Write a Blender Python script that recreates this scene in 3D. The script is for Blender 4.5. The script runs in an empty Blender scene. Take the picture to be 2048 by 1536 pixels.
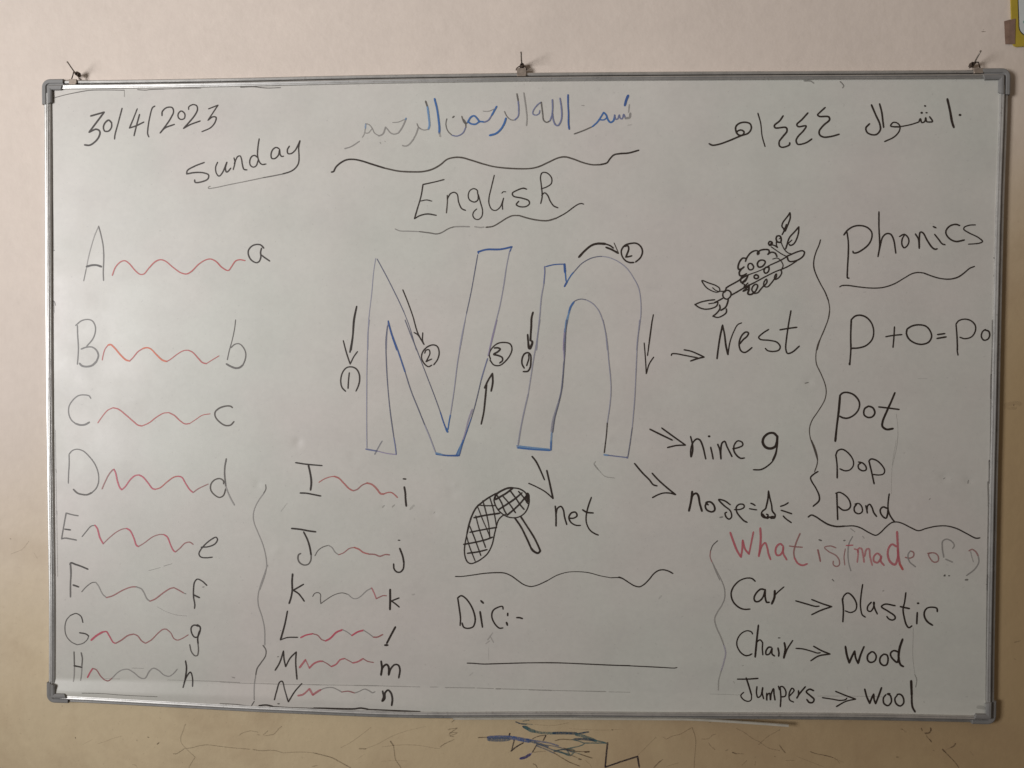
import bpy, math, random
from mathutils import Vector, noise as mnoise
C = bpy.context.scene
# ---------------------------------------------------------------- camera, light, exposure
cam_data = bpy.data.cameras.new('camera'); cam = bpy.data.objects.new('camera', cam_data)
C.collection.objects.link(cam); C.camera = cam
cam_data.sensor_width = 36.0; cam_data.lens = 27.246
cam_data.clip_start = 0.05; cam_data.clip_end = 50
cam.location = (0.06167, -1.46726, 1.56030)
cam.rotation_euler = (1.54590758, -0.00505668, 0.04186758)

w = bpy.data.worlds.new('World'); C.world = w; w.use_nodes = True
bg = w.node_tree.nodes['Background']
WN, WL = w.node_tree.nodes, w.node_tree.links
# the room round the camera: pale ceiling and upper walls, darker floor and furniture
tc = WN.new('ShaderNodeTexCoord'); sx = WN.new('ShaderNodeSeparateXYZ'); WL.new(tc.outputs['Generated'], sx.inputs[0])
cr = WN.new('ShaderNodeValToRGB'); WL.new(sx.outputs['Z'], cr.inputs[0]); ce = cr.color_ramp.elements
mp = WN.new('ShaderNodeMapRange'); WL.new(sx.outputs['Z'], mp.inputs[0]); mp.inputs[1].default_value = -1; mp.inputs[2].default_value = 1
WL.new(mp.outputs[0], cr.inputs[0])
ce[0].position = .42; ce[0].color = (0.07, 0.055, 0.04, 1); ce[1].position = .78; ce[1].color = (1.0, 0.84, 0.70, 1)
WL.new(cr.outputs[0], bg.inputs['Color']); bg.inputs['Strength'].default_value = 0.265

def area(name, loc, target, sx, sy, power, col, spread=180):
    l = bpy.data.lights.new(name, 'AREA'); l.shape = 'RECTANGLE'; l.size = sx; l.size_y = sy
    l.energy = power; l.color = col; l.spread = math.radians(spread)
    o = bpy.data.objects.new(name, l); C.collection.objects.link(o)
    o.location = loc
    d = Vector(target) - Vector(loc); o.rotation_euler = d.to_track_quat('-Z', 'Y').to_euler()
    return o
area('window_light', (-3.2, -2.9, 1.70), (-0.15, 0, 2.45), 1.15, 1.6, 34.5, (0.985, 0.985, 1.0), 80)

C.view_settings.view_transform = 'Standard'; C.view_settings.look = 'None'
C.view_settings.exposure = 0.0; C.view_settings.gamma = 1.0

ZC = 1.5
random.seed(4)

# ---------------------------------------------------------------- materials
def mat(name):
    m = bpy.data.materials.new(name); m.use_nodes = True
    return m, m.node_tree.nodes, m.node_tree.links, m.node_tree.nodes['Principled BSDF']
def ramp(N, a, b, ca, cb):
    r = N.new('ShaderNodeValToRGB'); e = r.color_ramp.elements
    e[0].position = a; e[1].position = b; e[0].color = ca; e[1].color = cb
    return r
def g(v): return (v, v, v, 1)
def noise(N, L, coord, scale, detail=3, rough=.55, dist=0.0, sc=None):
    n = N.new('ShaderNodeTexNoise'); n.inputs['Scale'].default_value = scale
    n.inputs['Detail'].default_value = detail; n.inputs['Roughness'].default_value = rough
    n.inputs['Distortion'].default_value = dist
    if sc:
        mp = N.new('ShaderNodeMapping'); mp.inputs['Scale'].default_value = sc
        L.new(coord, mp.inputs['Vector']); L.new(mp.outputs[0], n.inputs['Vector'])
    else: L.new(coord, n.inputs['Vector'])
    return n
def mixc(N, L, f, a, b, mode='MIX'):
    m = N.new('ShaderNodeMix'); m.data_type = 'RGBA'; m.blend_type = mode
    for inp, v in ((0, f), (6, a), (7, b)):
        if hasattr(v, 'is_linked') or hasattr(v, 'links'): L.new(v, m.inputs[inp])
        else: m.inputs[inp].default_value = v
    return m.outputs[2]
def math_(N, L, op, a, b=None, c=None, clamp=False):
    m = N.new('ShaderNodeMath'); m.operation = op; m.use_clamp = clamp
    for i, v in enumerate((a, b, c)):
        if v is None: continue
        if hasattr(v, 'links'): L.new(v, m.inputs[i])
        else: m.inputs[i].default_value = v
    return m.outputs[0]
def coords(N): return N.new('ShaderNodeNewGeometry').outputs['Position']

def wall_material():
    m, N, L, B = mat('wall_paint'); P = coords(N)
    sp = N.new('ShaderNodeSeparateXYZ'); L.new(P, sp.inputs[0])
    big = noise(N, L, P, 2.2, 4)
    # yellower tone low on the wall and rightward, off white above, soft uneven edge
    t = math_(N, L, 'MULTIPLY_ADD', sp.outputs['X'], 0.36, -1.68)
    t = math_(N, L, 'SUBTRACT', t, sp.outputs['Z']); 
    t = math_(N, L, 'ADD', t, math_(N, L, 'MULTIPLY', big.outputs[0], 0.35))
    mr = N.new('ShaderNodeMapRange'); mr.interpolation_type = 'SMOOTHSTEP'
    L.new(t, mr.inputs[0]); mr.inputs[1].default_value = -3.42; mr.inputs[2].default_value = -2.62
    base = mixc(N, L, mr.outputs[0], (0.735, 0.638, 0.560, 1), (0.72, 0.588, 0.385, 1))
    n1 = noise(N, L, P, 6, 5, .6); r1 = ramp(N, .3, .7, (0.955, 0.952, 0.95, 1), (1.03, 1.025, 1.02, 1)); L.new(n1.outputs[0], r1.inputs[0])
    base = mixc(N, L, 1.0, base, r1.outputs[0], 'MULTIPLY')
    n2 = noise(N, L, P, 45, 4, .7); r2 = ramp(N, .3, .75, (0.965, 0.962, 0.96, 1), (1.025, 1.025, 1.025, 1)); L.new(n2.outputs[0], r2.inputs[0])
    base = mixc(N, L, 1.0, base, r2.outputs[0], 'MULTIPLY')
    # grime: reddish brown hand marks in the lower half
    n3 = noise(N, L, P, 3.1, 5, .65, .6); r3 = ramp(N, .48, .72, g(0), g(0.42)); L.new(n3.outputs[0], r3.inputs[0])
    # light falloff painted in: browner and darker towards the right end, low down
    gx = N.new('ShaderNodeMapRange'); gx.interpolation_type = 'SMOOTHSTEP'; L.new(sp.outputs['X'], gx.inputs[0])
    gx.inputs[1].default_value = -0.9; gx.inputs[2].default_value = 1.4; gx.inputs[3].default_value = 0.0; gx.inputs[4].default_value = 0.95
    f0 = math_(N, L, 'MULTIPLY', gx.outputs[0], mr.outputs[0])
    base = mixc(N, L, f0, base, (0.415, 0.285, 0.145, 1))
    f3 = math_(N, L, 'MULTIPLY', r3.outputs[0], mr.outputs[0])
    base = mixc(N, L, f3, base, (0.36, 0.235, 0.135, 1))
    n4 = noise(N, L, P, 160, 2, .5); r4 = ramp(N, .66, .74, g(0), g(0.30)); L.new(n4.outputs[0], r4.inputs[0])
    f4 = math_(N, L, 'MULTIPLY', r4.outputs[0], mr.outputs[0])
    base = mixc(N, L, f4, base, (0.34, 0.25, 0.16, 1))
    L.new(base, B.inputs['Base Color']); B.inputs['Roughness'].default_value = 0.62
    B.inputs['Specular IOR Level'].default_value = 0.3
    bn = noise(N, L, P, 55, 5, .6); bn2 = noise(N, L, P, 9, 4, .5)
    h = math_(N, L, 'ADD', bn.outputs[0], math_(N, L, 'MULTIPLY', bn2.outputs[0], 3.0))
    bp = N.new('ShaderNodeBump'); bp.inputs['Strength'].default_value = 0.35; bp.inputs['Distance'].default_value = 0.0018
    L.new(h, bp.inputs['Height']); L.new(bp.outputs[0], B.inputs['Normal'])
    return m

def board_material():
    m, N, L, B = mat('whiteboard_enamel'); P = coords(N)
    base = (0.652, 0.626, 0.580, 1)
    n = noise(N, L, P, 2.6, 3, .5); r = ramp(N, .38, .62, (0.995, 0.965, 0.963, 1), (0.955, 0.985, 0.962, 1)); L.new(n.outputs[0], r.inputs[0])
    c = mixc(N, L, 1.0, base, r.outputs[0], 'MULTIPLY')
    n = noise(N, L, P, 9, 5, .6); r = ramp(N, .3, .7, g(0.955), g(1.03)); L.new(n.outputs[0], r.inputs[0])
    c = mixc(N, L, 1.0, c, r.outputs[0], 'MULTIPLY')
    # wiped ink residue: long soft strokes of the duster
    n = noise(N, L, P, 5, 5, .65, .8, (1.0, 1.0, 2.6)); r = ramp(N, .52, .78, g(0), g(0.13)); L.new(n.outputs[0], r.inputs[0])
    c = mixc(N, L, r.outputs[0], c, (0.46, 0.44, 0.44, 1))
    # fine dirt specks
    n = noise(N, L, P, 210, 2, .5); r = ramp(N, .70, .77, g(0), g(0.25)); L.new(n.outputs[0], r.inputs[0])
    c = mixc(N, L, r.outputs[0], c, (0.30, 0.28, 0.26, 1))
    n = noise(N, L, P, 120, 3, .6); r = ramp(N, .3, .7, g(0.975), g(1.02)); L.new(n.outputs[0], r.inputs[0])
    c = mixc(N, L, 1.0, c, r.outputs[0], 'MULTIPLY')
    L.new(c, B.inputs['Base Color'])
    n = noise(N, L, P, 7, 4, .6); r = ramp(N, .3, .7, g(0.34), g(0.50)); L.new(n.outputs[0], r.inputs[0])
    L.new(r.outputs[0], B.inputs['Roughness'])
    bn = noise(N, L, P, 24, 3, .5); bp = N.new('ShaderNodeBump'); bp.inputs['Strength'].default_value = 0.15
    bp.inputs['Distance'].default_value = 0.0006; L.new(bn.outputs[0], bp.inputs['Height']); L.new(bp.outputs[0], B.inputs['Normal'])
    return m

def ink_material(name, scale, lo, hi, rough):
    m, N, L, B = mat(name); P = coords(N)
    a = N.new('ShaderNodeAttribute'); a.attribute_name = 'ink'
    L.new(a.outputs['Color'], B.inputs['Base Color']); B.inputs['Roughness'].default_value = rough
    n = noise(N, L, P, scale, 4, .7); mr = N.new('ShaderNodeMapRange'); L.new(n.outputs[0], mr.inputs[0])
    mr.inputs[1].default_value = .3; mr.inputs[2].default_value = .62; mr.inputs[3].default_value = lo; mr.inputs[4].default_value = hi
    al = math_(N, L, 'MULTIPLY', a.outputs['Alpha'], mr.outputs[0], None, True)
    L.new(al, B.inputs['Alpha'])
    return m

def plain(name, col, rough=.5, metal=0.0, var=.08, scale=40, bump=0.0, spec=.5):
    m, N, L, B = mat(name); P = coords(N)
    n = noise(N, L, P, scale, 5, .65); r = ramp(N, .3, .7, g(1 - var), g(1 + var)); L.new(n.outputs[0], r.inputs[0])
    c = mixc(N, L, 1.0, (*col, 1), r.outputs[0], 'MULTIPLY'); L.new(c, B.inputs['Base Color'])
    B.inputs['Metallic'].default_value = metal; B.inputs['Specular IOR Level'].default_value = spec
    r2 = ramp(N, .3, .7, g(max(.05, rough - .08)), g(rough + .1)); L.new(n.outputs[0], r2.inputs[0]); L.new(r2.outputs[0], B.inputs['Roughness'])
    if bump:
        bp = N.new('ShaderNodeBump'); bp.inputs['Strength'].default_value = .5; bp.inputs['Distance'].default_value = bump
        L.new(n.outputs[0], bp.inputs['Height']); L.new(bp.outputs[0], B.inputs['Normal'])
    return m

def rail_material():
    m, N, L, B = mat('anodised_aluminium'); P = coords(N)
    n = noise(N, L, P, 30, 5, .7); r = ramp(N, .35, .75, (0.60, 0.585, 0.56, 1), (0.44, 0.43, 0.41, 1)); L.new(n.outputs[0], r.inputs[0])
    n2 = noise(N, L, P, 190, 3, .6); r2 = ramp(N, .60, .72, g(0), g(.5)); L.new(n2.outputs[0], r2.inputs[0])
    c = mixc(N, L, r2.outputs[0], r.outputs[0], (0.25, 0.23, 0.21, 1))
    L.new(c, B.inputs['Base Color']); B.inputs['Metallic'].default_value = 0.72; B.inputs['Roughness'].default_value = 0.42
    return m

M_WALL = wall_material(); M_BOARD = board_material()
M_INK = ink_material('marker_ink', 420, .80, 1.12, .45)
M_WINK = ink_material('wall_pen_ink', 330, .22, 1.08, .7)
M_RAIL = rail_material()
M_GROOVE = plain('dark_groove', (0.10, 0.085, 0.07), .8)  # darker tone on the groove faces of the rails
M_CAP = plain('grey_plastic', (0.235, 0.228, 0.22), .6, 0, .10, 60, .0002)
M_STEEL = plain('dull_nail_steel', (0.30, 0.26, 0.22), .5, .6, .3, 300)
M_WIRE = plain('rusty_wire', (0.07, 0.045, 0.03), .6, .4, .3, 300)
M_BRACKET = plain('hanger_steel', (0.33, 0.27, 0.22), .5, .4, .2, 150)
M_TRIM = plain('trim_plastic', (0.50, 0.47, 0.40), .5, 0, .1, 60)
M_YELLOW = plain('yellow_border_print', (0.44, 0.32, 0.035), .35, 0, .08, 50)
M_PAPER = plain('poster_paper', (0.60, 0.62, 0.60), .35, 0, .05, 80)
M_BLACK = plain('black_print', (0.05, 0.04, 0.03), .5)
M_GREEN = plain('green_print', (0.08, 0.28, 0.20), .5)
M_TAPE = plain('brown_tape', (0.20, 0.125, 0.09), .35, 0, .15, 70)

# ---------------------------------------------------------------- helpers
def link(name, verts, faces, material, parent=None, smooth=False, label=None, cat=None, group=None, kind=None):
    me = bpy.data.meshes.new(name)
    if parent is not None:
        px, py, pz = parent['_o']; verts = [(a - px, b - py, c - pz) for a, b, c in verts]
    me.from_pydata([tuple(v) for v in verts], [], [tuple(f) for f in faces])
    if smooth: me.polygons.foreach_set('use_smooth', [True] * len(me.polygons))
    if material: me.materials.append(material)
    me.update()
    o = bpy.data.objects.new(name, me); C.collection.objects.link(o)
    if parent is not None: o.parent = parent
    if label: o['label'] = label
    if cat: o['category'] = cat
    if group: o['group'] = group
    if kind: o['kind'] = kind
    return o
def thing(name, label, cat, loc, group=None):
    o = bpy.data.objects.new(name, None); C.collection.objects.link(o); o.location = loc
    o.empty_display_size = .05
    o['label'] = label; o['category'] = cat; o['_o'] = tuple(loc)
    if group: o['group'] = group
    return o
def box(x0, x1, y0, y1, z0, z1, b=0.0):
    # box with bevelled front edges (front is -y)
    if b <= 0:
        v = [(x, y, z) for x in (x0, x1) for y in (y0, y1) for z in (z0, z1)]
        return v, [(0, 1, 3, 2), (4, 6, 7, 5), (0, 4, 5, 1), (2, 3, 7, 6), (0, 2, 6, 4), (1, 5, 7, 3)]
    def ring(i, y): return [(x0 + i, y, z0 + i), (x1 - i, y, z0 + i), (x1 - i, y, z1 - i), (x0 + i, y, z1 - i)]
    v = ring(0, y1) + ring(0, y0 + b) + ring(b, y0)
    f = [(8, 9, 10, 11), (3, 2, 1, 0)]
    for k in (0, 4):
        for i in range(4):
            j = (i + 1) % 4; f.append((k + i, k + j, k + 4 + j, k + 4 + i))
    return v, f
def tube(pts, r, n=8, cap=True, r1=None):
    V = []; F = []; pts = [Vector(p) for p in pts]; up = None
    for i, p in enumerate(pts):
        t = (pts[min(i + 1, len(pts) - 1)] - pts[max(i - 1, 0)]).normalized()
        if up is None: up = t.orthogonal().normalized()
        up = (up - t * up.dot(t)).normalized(); s = t.cross(up)
        rr = r if r1 is None else r + (r1 - r) * i / (len(pts) - 1)
        for k in range(n):
            a = 2 * math.pi * k / n; V.append(p + (up * math.cos(a) + s * math.sin(a)) * rr)
    for i in range(len(pts) - 1):
        for k in range(n):
            k2 = (k + 1) % n; F.append((i * n + k, i * n + k2, (i + 1) * n + k2, (i + 1) * n + k))
    if cap:
        F.append(tuple(range(n))[::-1]); F.append(tuple((len(pts) - 1) * n + k for k in range(n)))
    return V, F
def join(parts):
    V = []; F = []
    for v, f in parts:
        o = len(V); V += list(v); F += [tuple(i + o for i in q) for q in f]
    return V, F
def catmull(P, step):
    out = [P[0]]
    if len(P) == 2:
        n = max(1, int(math.dist(P[0], P[1]) / step))
        return [(P[0][0] + (P[1][0] - P[0][0]) * i / n, P[0][1] + (P[1][1] - P[0][1]) * i / n) for i in range(n + 1)]
    closed = math.dist(P[0], P[-1]) < 1e-5
    for i in range(len(P) - 1):
        p1, p2 = P[i], P[i + 1]
        p0 = P[i - 1] if i else (P[-2] if closed else (2 * p1[0] - p2[0], 2 * p1[1] - p2[1]))
        p3 = P[i + 2] if i + 2 < len(P) else (P[1] if closed else (2 * p2[0] - p1[0], 2 * p2[1] - p1[1]))
        def tj(ti, a, b): return ti + max(1e-6, math.dist(a, b)) ** .5
        t0 = 0; t1 = tj(t0, p0, p1); t2 = tj(t1, p1, p2); t3 = tj(t2, p2, p3)
        n = max(1, int(round(math.dist(p1, p2) / step)))
        for k in range(1, n + 1):
            t = t1 + (t2 - t1) * k / n; q = []
            for c in (0, 1):
                A1 = (t1 - t) / (t1 - t0) * p0[c] + (t - t0) / (t1 - t0) * p1[c]
                A2 = (t2 - t) / (t2 - t1) * p1[c] + (t - t1) / (t2 - t1) * p2[c]
                A3 = (t3 - t) / (t3 - t2) * p2[c] + (t - t2) / (t3 - t2) * p3[c]
                B1 = (t2 - t) / (t2 - t0) * A1 + (t - t0) / (t2 - t0) * A2
                B2 = (t3 - t) / (t3 - t1) * A2 + (t - t1) / (t3 - t1) * A3
                q.append((t2 - t) / (t2 - t1) * B1 + (t - t1) / (t2 - t1) * B2)
            out.append(tuple(q))
    return out
def interp(path, x, a=0, b=1):
    for p, q in zip(path, path[1:]):
        if p[a] <= x <= q[a]:
            t = (x - p[a]) / (q[a] - p[a]); return p[b] + (q[b] - p[b]) * t
    return path[0][b] if x < path[0][a] else path[-1][b]

# ---------------------------------------------------------------- the wall
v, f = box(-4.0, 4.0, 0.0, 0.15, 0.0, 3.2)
wall = link('wall', v, f, M_WALL, kind='structure', label='pinkish off white painted wall, yellower and scribbled on lower down')
wall['_o'] = (0, 0, 0)

# ---------------------------------------------------------------- the whiteboard
# edges of the slightly bowed aluminium frame, metres from the middle of the board
TOP = [(-0.8989, 0.5991), (-0.8607, 0.5992), (-0.691, 0.5996), (-0.5364, 0.6006), (-0.3451, 0.6028), (-0.2502, 0.6037), (-0.0619, 0.6044), (0.0156, 0.6046), (0.3085, 0.6038), (0.5704, 0.6024), (0.7963, 0.6013), (0.901, 0.6007)]
BOT = [(-0.9012, -0.6007), (-0.8532, -0.602), (-0.7984, -0.6035), (-0.6398, -0.6083), (-0.5021, -0.6125), (-0.3557, -0.6155), (-0.2395, -0.6172), (-0.1144, -0.6161), (0.0762, -0.6110), (0.2836, -0.6074), (0.4013, -0.6050), (0.6361, -0.6008), (0.8596, -0.5996), (0.899, -0.5993)]
LEFT = [(-0.9012, -0.6007), (-0.8992, -0.4017), (-0.8999, -0.2064), (-0.9005, 0.0359), (-0.8998, 0.2763), (-0.8985, 0.5337), (-0.8989, 0.5991)]
RIGHT = [(0.899, -0.5993), (0.8978, -0.4628), (0.8975, -0.351), (0.8972, -0.1288), (0.8976, -0.0459), (0.8975, 0.0918), (0.8977, 0.2196), (0.8983, 0.3651), (0.9005, 0.5187), (0.901, 0.6007)]
DENTS = [(-0.4077, -0.09, .010, .0022), (0.1833, -0.0779, .008, -.0016), (0.5499, 0.0302, .008, .0015), (-0.1108, -0.1802, .014, .0012), (-0.1459, -0.2224, .007, .0012),
         (0.8002, -0.1434, .012, .0018), (0.8435, -0.1503, .010, .0016), (-0.2443, -0.2104, .006, .0012), (-0.4853, -0.1702, .010, .0010), (-0.1061, -0.1678, .008, -.001),
         (-0.30, -0.12, .012, .0008), (0.74, -0.20, .006, .0012), (-0.45, -0.30, .012, -.0008), (0.04, -0.60, .05, -.0015)]
def depth(x, z, dents=True):
    z += ZC; zc = 0.9455; d = 0.0120
    if z < zc: d += min(0.0050, (zc - z) * (0.10 if x > 0 else 0.10 + .10 * min(1, -x / .5)))
    d += 0.0009 * math.sin(x * 3.1 + 1.0) * math.sin((z - 1.5) * 3.7 + .4)
    if dents:
        for dx, dz, r, h in DENTS:
            q = ((x - dx) ** 2 + (z - ZC - dz) ** 2) / (r * r)
            if q < 4: d -= h * math.exp(-q * 1.6) * .5
    return d

board = thing('whiteboard', 'large whiteboard in a worn aluminium frame covered with English lesson handwriting', 'whiteboard', (0, 0, ZC - 0.62))
NX, NZ = 440, 300
V = []; F = []
for i in range(NX + 1):
    for j in range(NZ + 1):
        u = i / NX; t = j / NZ
        x = -0.889 + 1.778 * u
        zb = interp(BOT, x) + .0150; zt = interp(TOP, x) - .012
        z = zb + (zt - zb) * t
        V.append((x, -depth(x, z), ZC + z))
for i in range(NX):
    for j in range(NZ):
        a = i * (NZ + 1) + j; F.append((a, a + NZ + 1, a + NZ + 2, a + 1))
link('writing_surface', V, F, M_BOARD, board, True)

PROFILE = [(0, .001), (0, .0085), (.0008, .0103), (.0022, .0112), (.0050, .0112), (.0060, .0104), (.0062, .0066), (.0087, .0066), (.0088, .0138), (.0094, .0152), (.0112, .0156), (.0136, .0146), (.0146, .0152), (.0160, .0146), (.0168, .0128), (.0168, .0112)]
def rail(name, path, inward, scale, raise_in=0.0):
    V = []; F = []; n = len(PROFILE)
    ax = 0 if inward[0] == 0 else 1      # trim the ends, the corner caps cover them
    pts = [p for p in catmull(path, .01) if path[0][ax] + .020 < p[ax] < path[-1][ax] - .020]
    for (x, z) in pts:
        for u, wv in PROFILE:
            if u > .0083: wv += raise_in
            V.append((x + inward[0] * u * scale, -wv, ZC + z + inward[1] * u * scale))
    flip = (inward[0] > 0 or inward[1] < 0)
    for i in range(len(pts) - 1):
        for k in range(n - 1):
            q = (i * n + k, (i + 1) * n + k, (i + 1) * n + k + 1, i * n + k + 1)
            F.append(q[::-1])
    o = link(name, V, F, M_RAIL, board, False)
    me = o.data; me.materials.append(M_GROOVE)
    for pi, p in enumerate(me.polygons):
        if pi % (n - 1) == 6 or pi % (n - 1) == 5: p.material_index = 1
    return o
rail('frame_rail', TOP, (0, -1), 1.08)
rail('frame_rail', BOT, (0, 1), .98, .0035)
rail('frame_rail', LEFT, (1, 0), .95)
rail('frame_rail', RIGHT, (-1, 0), 1.0)

CAPP = [(-.002, .001), (-.002, .0115), (-.0010, .0135), (.0010, .0145), (.0060, .0142), (.0072, .0125), (.0085, .0120), (.0100, .0125), (.0108, .0160), (.0130, .0174), (.0165, .0172), (.0190, .0160), (.0200, .0125)]
def corner_cap(cx, cz, sx, sz, lx, lz, raise_in=0.0):
    # sx, sz point from the corner towards the board middle
    R0 = .016; V = []; F = []; m = 7
    prof = CAPP; n = len(prof)
    cols = []
    for k in range(m + 3):
        col = []
        for u, wv in prof:
            if u > .0100: wv += raise_in
            if k == 0: a, b = u, lz
            elif k == m + 2: a, b = lx, u
            else:
                th = (k - 1) / m * math.pi / 2; r = R0 - (u + .002); c0 = R0 - .002
                if r > 0: a, b = c0 - r * math.cos(th), c0 - r * math.sin(th)
                else: a, b = u, u
            if k in (0, m + 2):   # rounded ends
                e = .004 * max(0, (u - .012) / .008) ** 2
                if k == 0: b -= e
                else: a -= e
            col.append((cx + sx * a, -wv, ZC + cz + sz * b))
        cols.append(col)
    for c in cols: V += c
    for i in range(len(cols) - 1):
        for k in range(n - 1):
            q = (i * n + k, (i + 1) * n + k, (i + 1) * n + k + 1, i * n + k + 1)
            F.append(q if sx * sz > 0 else q[::-1])
    for base, s in ((0, 1), ((len(cols) - 1) * n, -1)):
        o = len(V)
        for k in range(n): V.append((V[base + k][0], -.001, V[base + k][2]))
        for k in range(n - 1): F.append((base + k, base + k + 1, o + k + 1, o + k))
    return link('corner_cap', V, F, M_CAP, board, False)
corner_cap(-0.8989, 0.5991, 1, -1, .040, .046)
corner_cap(0.901, 0.6007, -1, -1, .048, .046)
corner_cap(-0.9012, -0.6007, 1, 1, .041, .038, .0042)
corner_cap(0.899, -0.5993, -1, 1, .041, .042, .0040)

# thin trim strip along the bottom rail, peeling away at its right end
pts = []
for i in range(41):
    x = -0.108 + (0.521 + 0.108) * i / 40
    zb = interp(BOT, x); droop = 0 if x < .33 else ((x - .33) / .19) ** 1.25 * .0095
    pts.append((x, zb + .0012 - droop, -.0122 - (0 if x < .33 else (x - .33) * .02)))
V = []; F = []
for x, z, y in pts:
    V += [(x, y + .001, ZC + z + .0026), (x, y - .0014, ZC + z + .0020), (x, y - .0016, ZC + z - .0014), (x, y + .001, ZC + z - .0026)]
for i in range(40):
    for k in range(4):
        F.append((i * 4 + k, i * 4 + (k + 1) % 4, i * 4 + 4 + (k + 1) % 4, i * 4 + 4 + k))
F += [(0, 3, 2, 1), (160, 161, 162, 163)]
link('trim_strip', V, F, M_TRIM, board, False, label='thin pale strip peeling off the bottom rail')

# ---------------------------------------------------------------- marker ink
INK = {'K': (.038, .026, .020), 'H': (.090, .072, .058), 'G': (.150, .135, .122), 'g': (.350, .330, .310),
       'B': (.060, .170, .430), 'b': (.190, .330, .540), 'P': (.190, .210, .360), 'N': (.055, .125, .350), 'v': (.360, .310, .450),
       'R': (.560, .130, .120), 'c': (.400, .170, .165), 'C': (.620, .110, .160), 'X': (.600, .150, .180), 'O': (.720, .160, .070),
       'S': (.150, .155, .215), 'y': (.340, .335, .410), 'k': (.125, .075, .042), 't': (.250, .170, .105), 'T': (.080, .170, .180), 'q': (.030, .070, .120), 'u': (.130, .165, .230), 'V': (.070, .065, .200), 'n': (.035, .022, .030)}
PXM = 0.00093   # metres on the board per pixel-wide pen line unit
def ribbons(data, parent, material, dfun, wscale, base_off, rnd):
    cur = None; groups = []
    for l in data.strip().split('\n'):
        if l[0] == '#':
            n, lab = l[2:].split('|'); cur = (n, lab, []); groups.append(cur)
        else:
            h, pts = l.split('|'); c, wd, a = h.split()
            P = [tuple(int(k) / 1e4 for k in t.split(',')) for t in pts.split()]
            cur[2].append((c, float(wd), float(a), P))
    loose = ('smudge', 'scuff', 'crease', 'wall_mark', 'wall_scratch', 'stray_line')
    groups = [q for n, lab, st in groups for q in ([(n, None, [s1]) for s1 in st] if n in loose else [(n, lab, st)])]
    for gi, (n, lab, strokes) in enumerate(groups):
        V = []; F = []; COL = []; si = 0
        for c, wd, a, P in strokes:
            segs = [[P[0]]]
            for p, q in zip(P, P[1:]):
                if p == q: segs.append([q])
                else: segs[-1].append(q)
            for seg in segs:
                if len(seg) < 2: continue
                S = catmull(seg, .0016)
                if len(S) < 3: S = [S[0], ((S[0][0] + S[-1][0]) / 2, (S[0][1] + S[-1][1]) / 2), S[-1]]
                off = base_off + .00006 * (gi % 4) + .000012 * (si % 40); si += 1
                hw = wd * PXM * .5 * wscale; ph = rnd.random() * 100
                rgb = INK[c]; col = (*rgb, a * (.7 if n in ('crease', 'wall_scratch') else 1))
                m = len(S); o = len(V)
                for i, (x, z) in enumerate(S):
                    p0 = S[max(0, i - 1)]; p1 = S[min(m - 1, i + 1)]
                    dx, dz = p1[0] - p0[0], p1[1] - p0[1]; ln = math.hypot(dx, dz) or 1e-9
                    nx, nz = -dz / ln, dx / ln
                    pr = 1 + .16 * mnoise.noise((ph, i * .045, 0)) + .06 * mnoise.noise((ph, i * .4, 3))
                    k = hw * pr
                    # rounded ends
                    if i == 0 or i == m - 1: k *= .85
                    y = -dfun(x, z) - off - i * 2.5e-7
                    V.append((x + nx * k, y, ZC + z + nz * k)); V.append((x - nx * k, y, ZC + z - nz * k))
                    COL += [col, col]
                for i in range(m - 1):
                    q = o + 2 * i; F.append((q, q + 1, q + 3, q + 2))
                for end, idx in ((0, 0), (1, m - 1)):
                    x, z = S[idx]; p = S[1] if end == 0 else S[m - 2]
                    dx, dz = x - p[0], z - p[1]; ln = math.hypot(dx, dz) or 1e-9; dx /= ln; dz /= ln
                    y = V[o + 2 * idx][1]; q = o + 2 * idx
                    # from the vertex on one side round to the other
                    a0, a1 = (q, q + 1)
                    ex, ez = (V[a0][0] - x), (V[a0][2] - ZC - z); b = len(V)
                    k = math.hypot(ex, ez)
                    for s in range(1, 5):
                        th = math.pi * s / 5
                        V.append((x + ex * math.cos(th) + dx * k * math.sin(th), y, ZC + z + ez * math.cos(th) + dz * k * math.sin(th))); COL.append(col)
                    F.append((a0, b, b + 1, b + 2, b + 3, a1))
        ob = link(n, V, F, material, parent, label=lab)
        at = ob.data.color_attributes.new('ink', 'FLOAT_COLOR', 'POINT')
        at.data.foreach_set('color', [k for cc in COL for k in cc])

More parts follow.
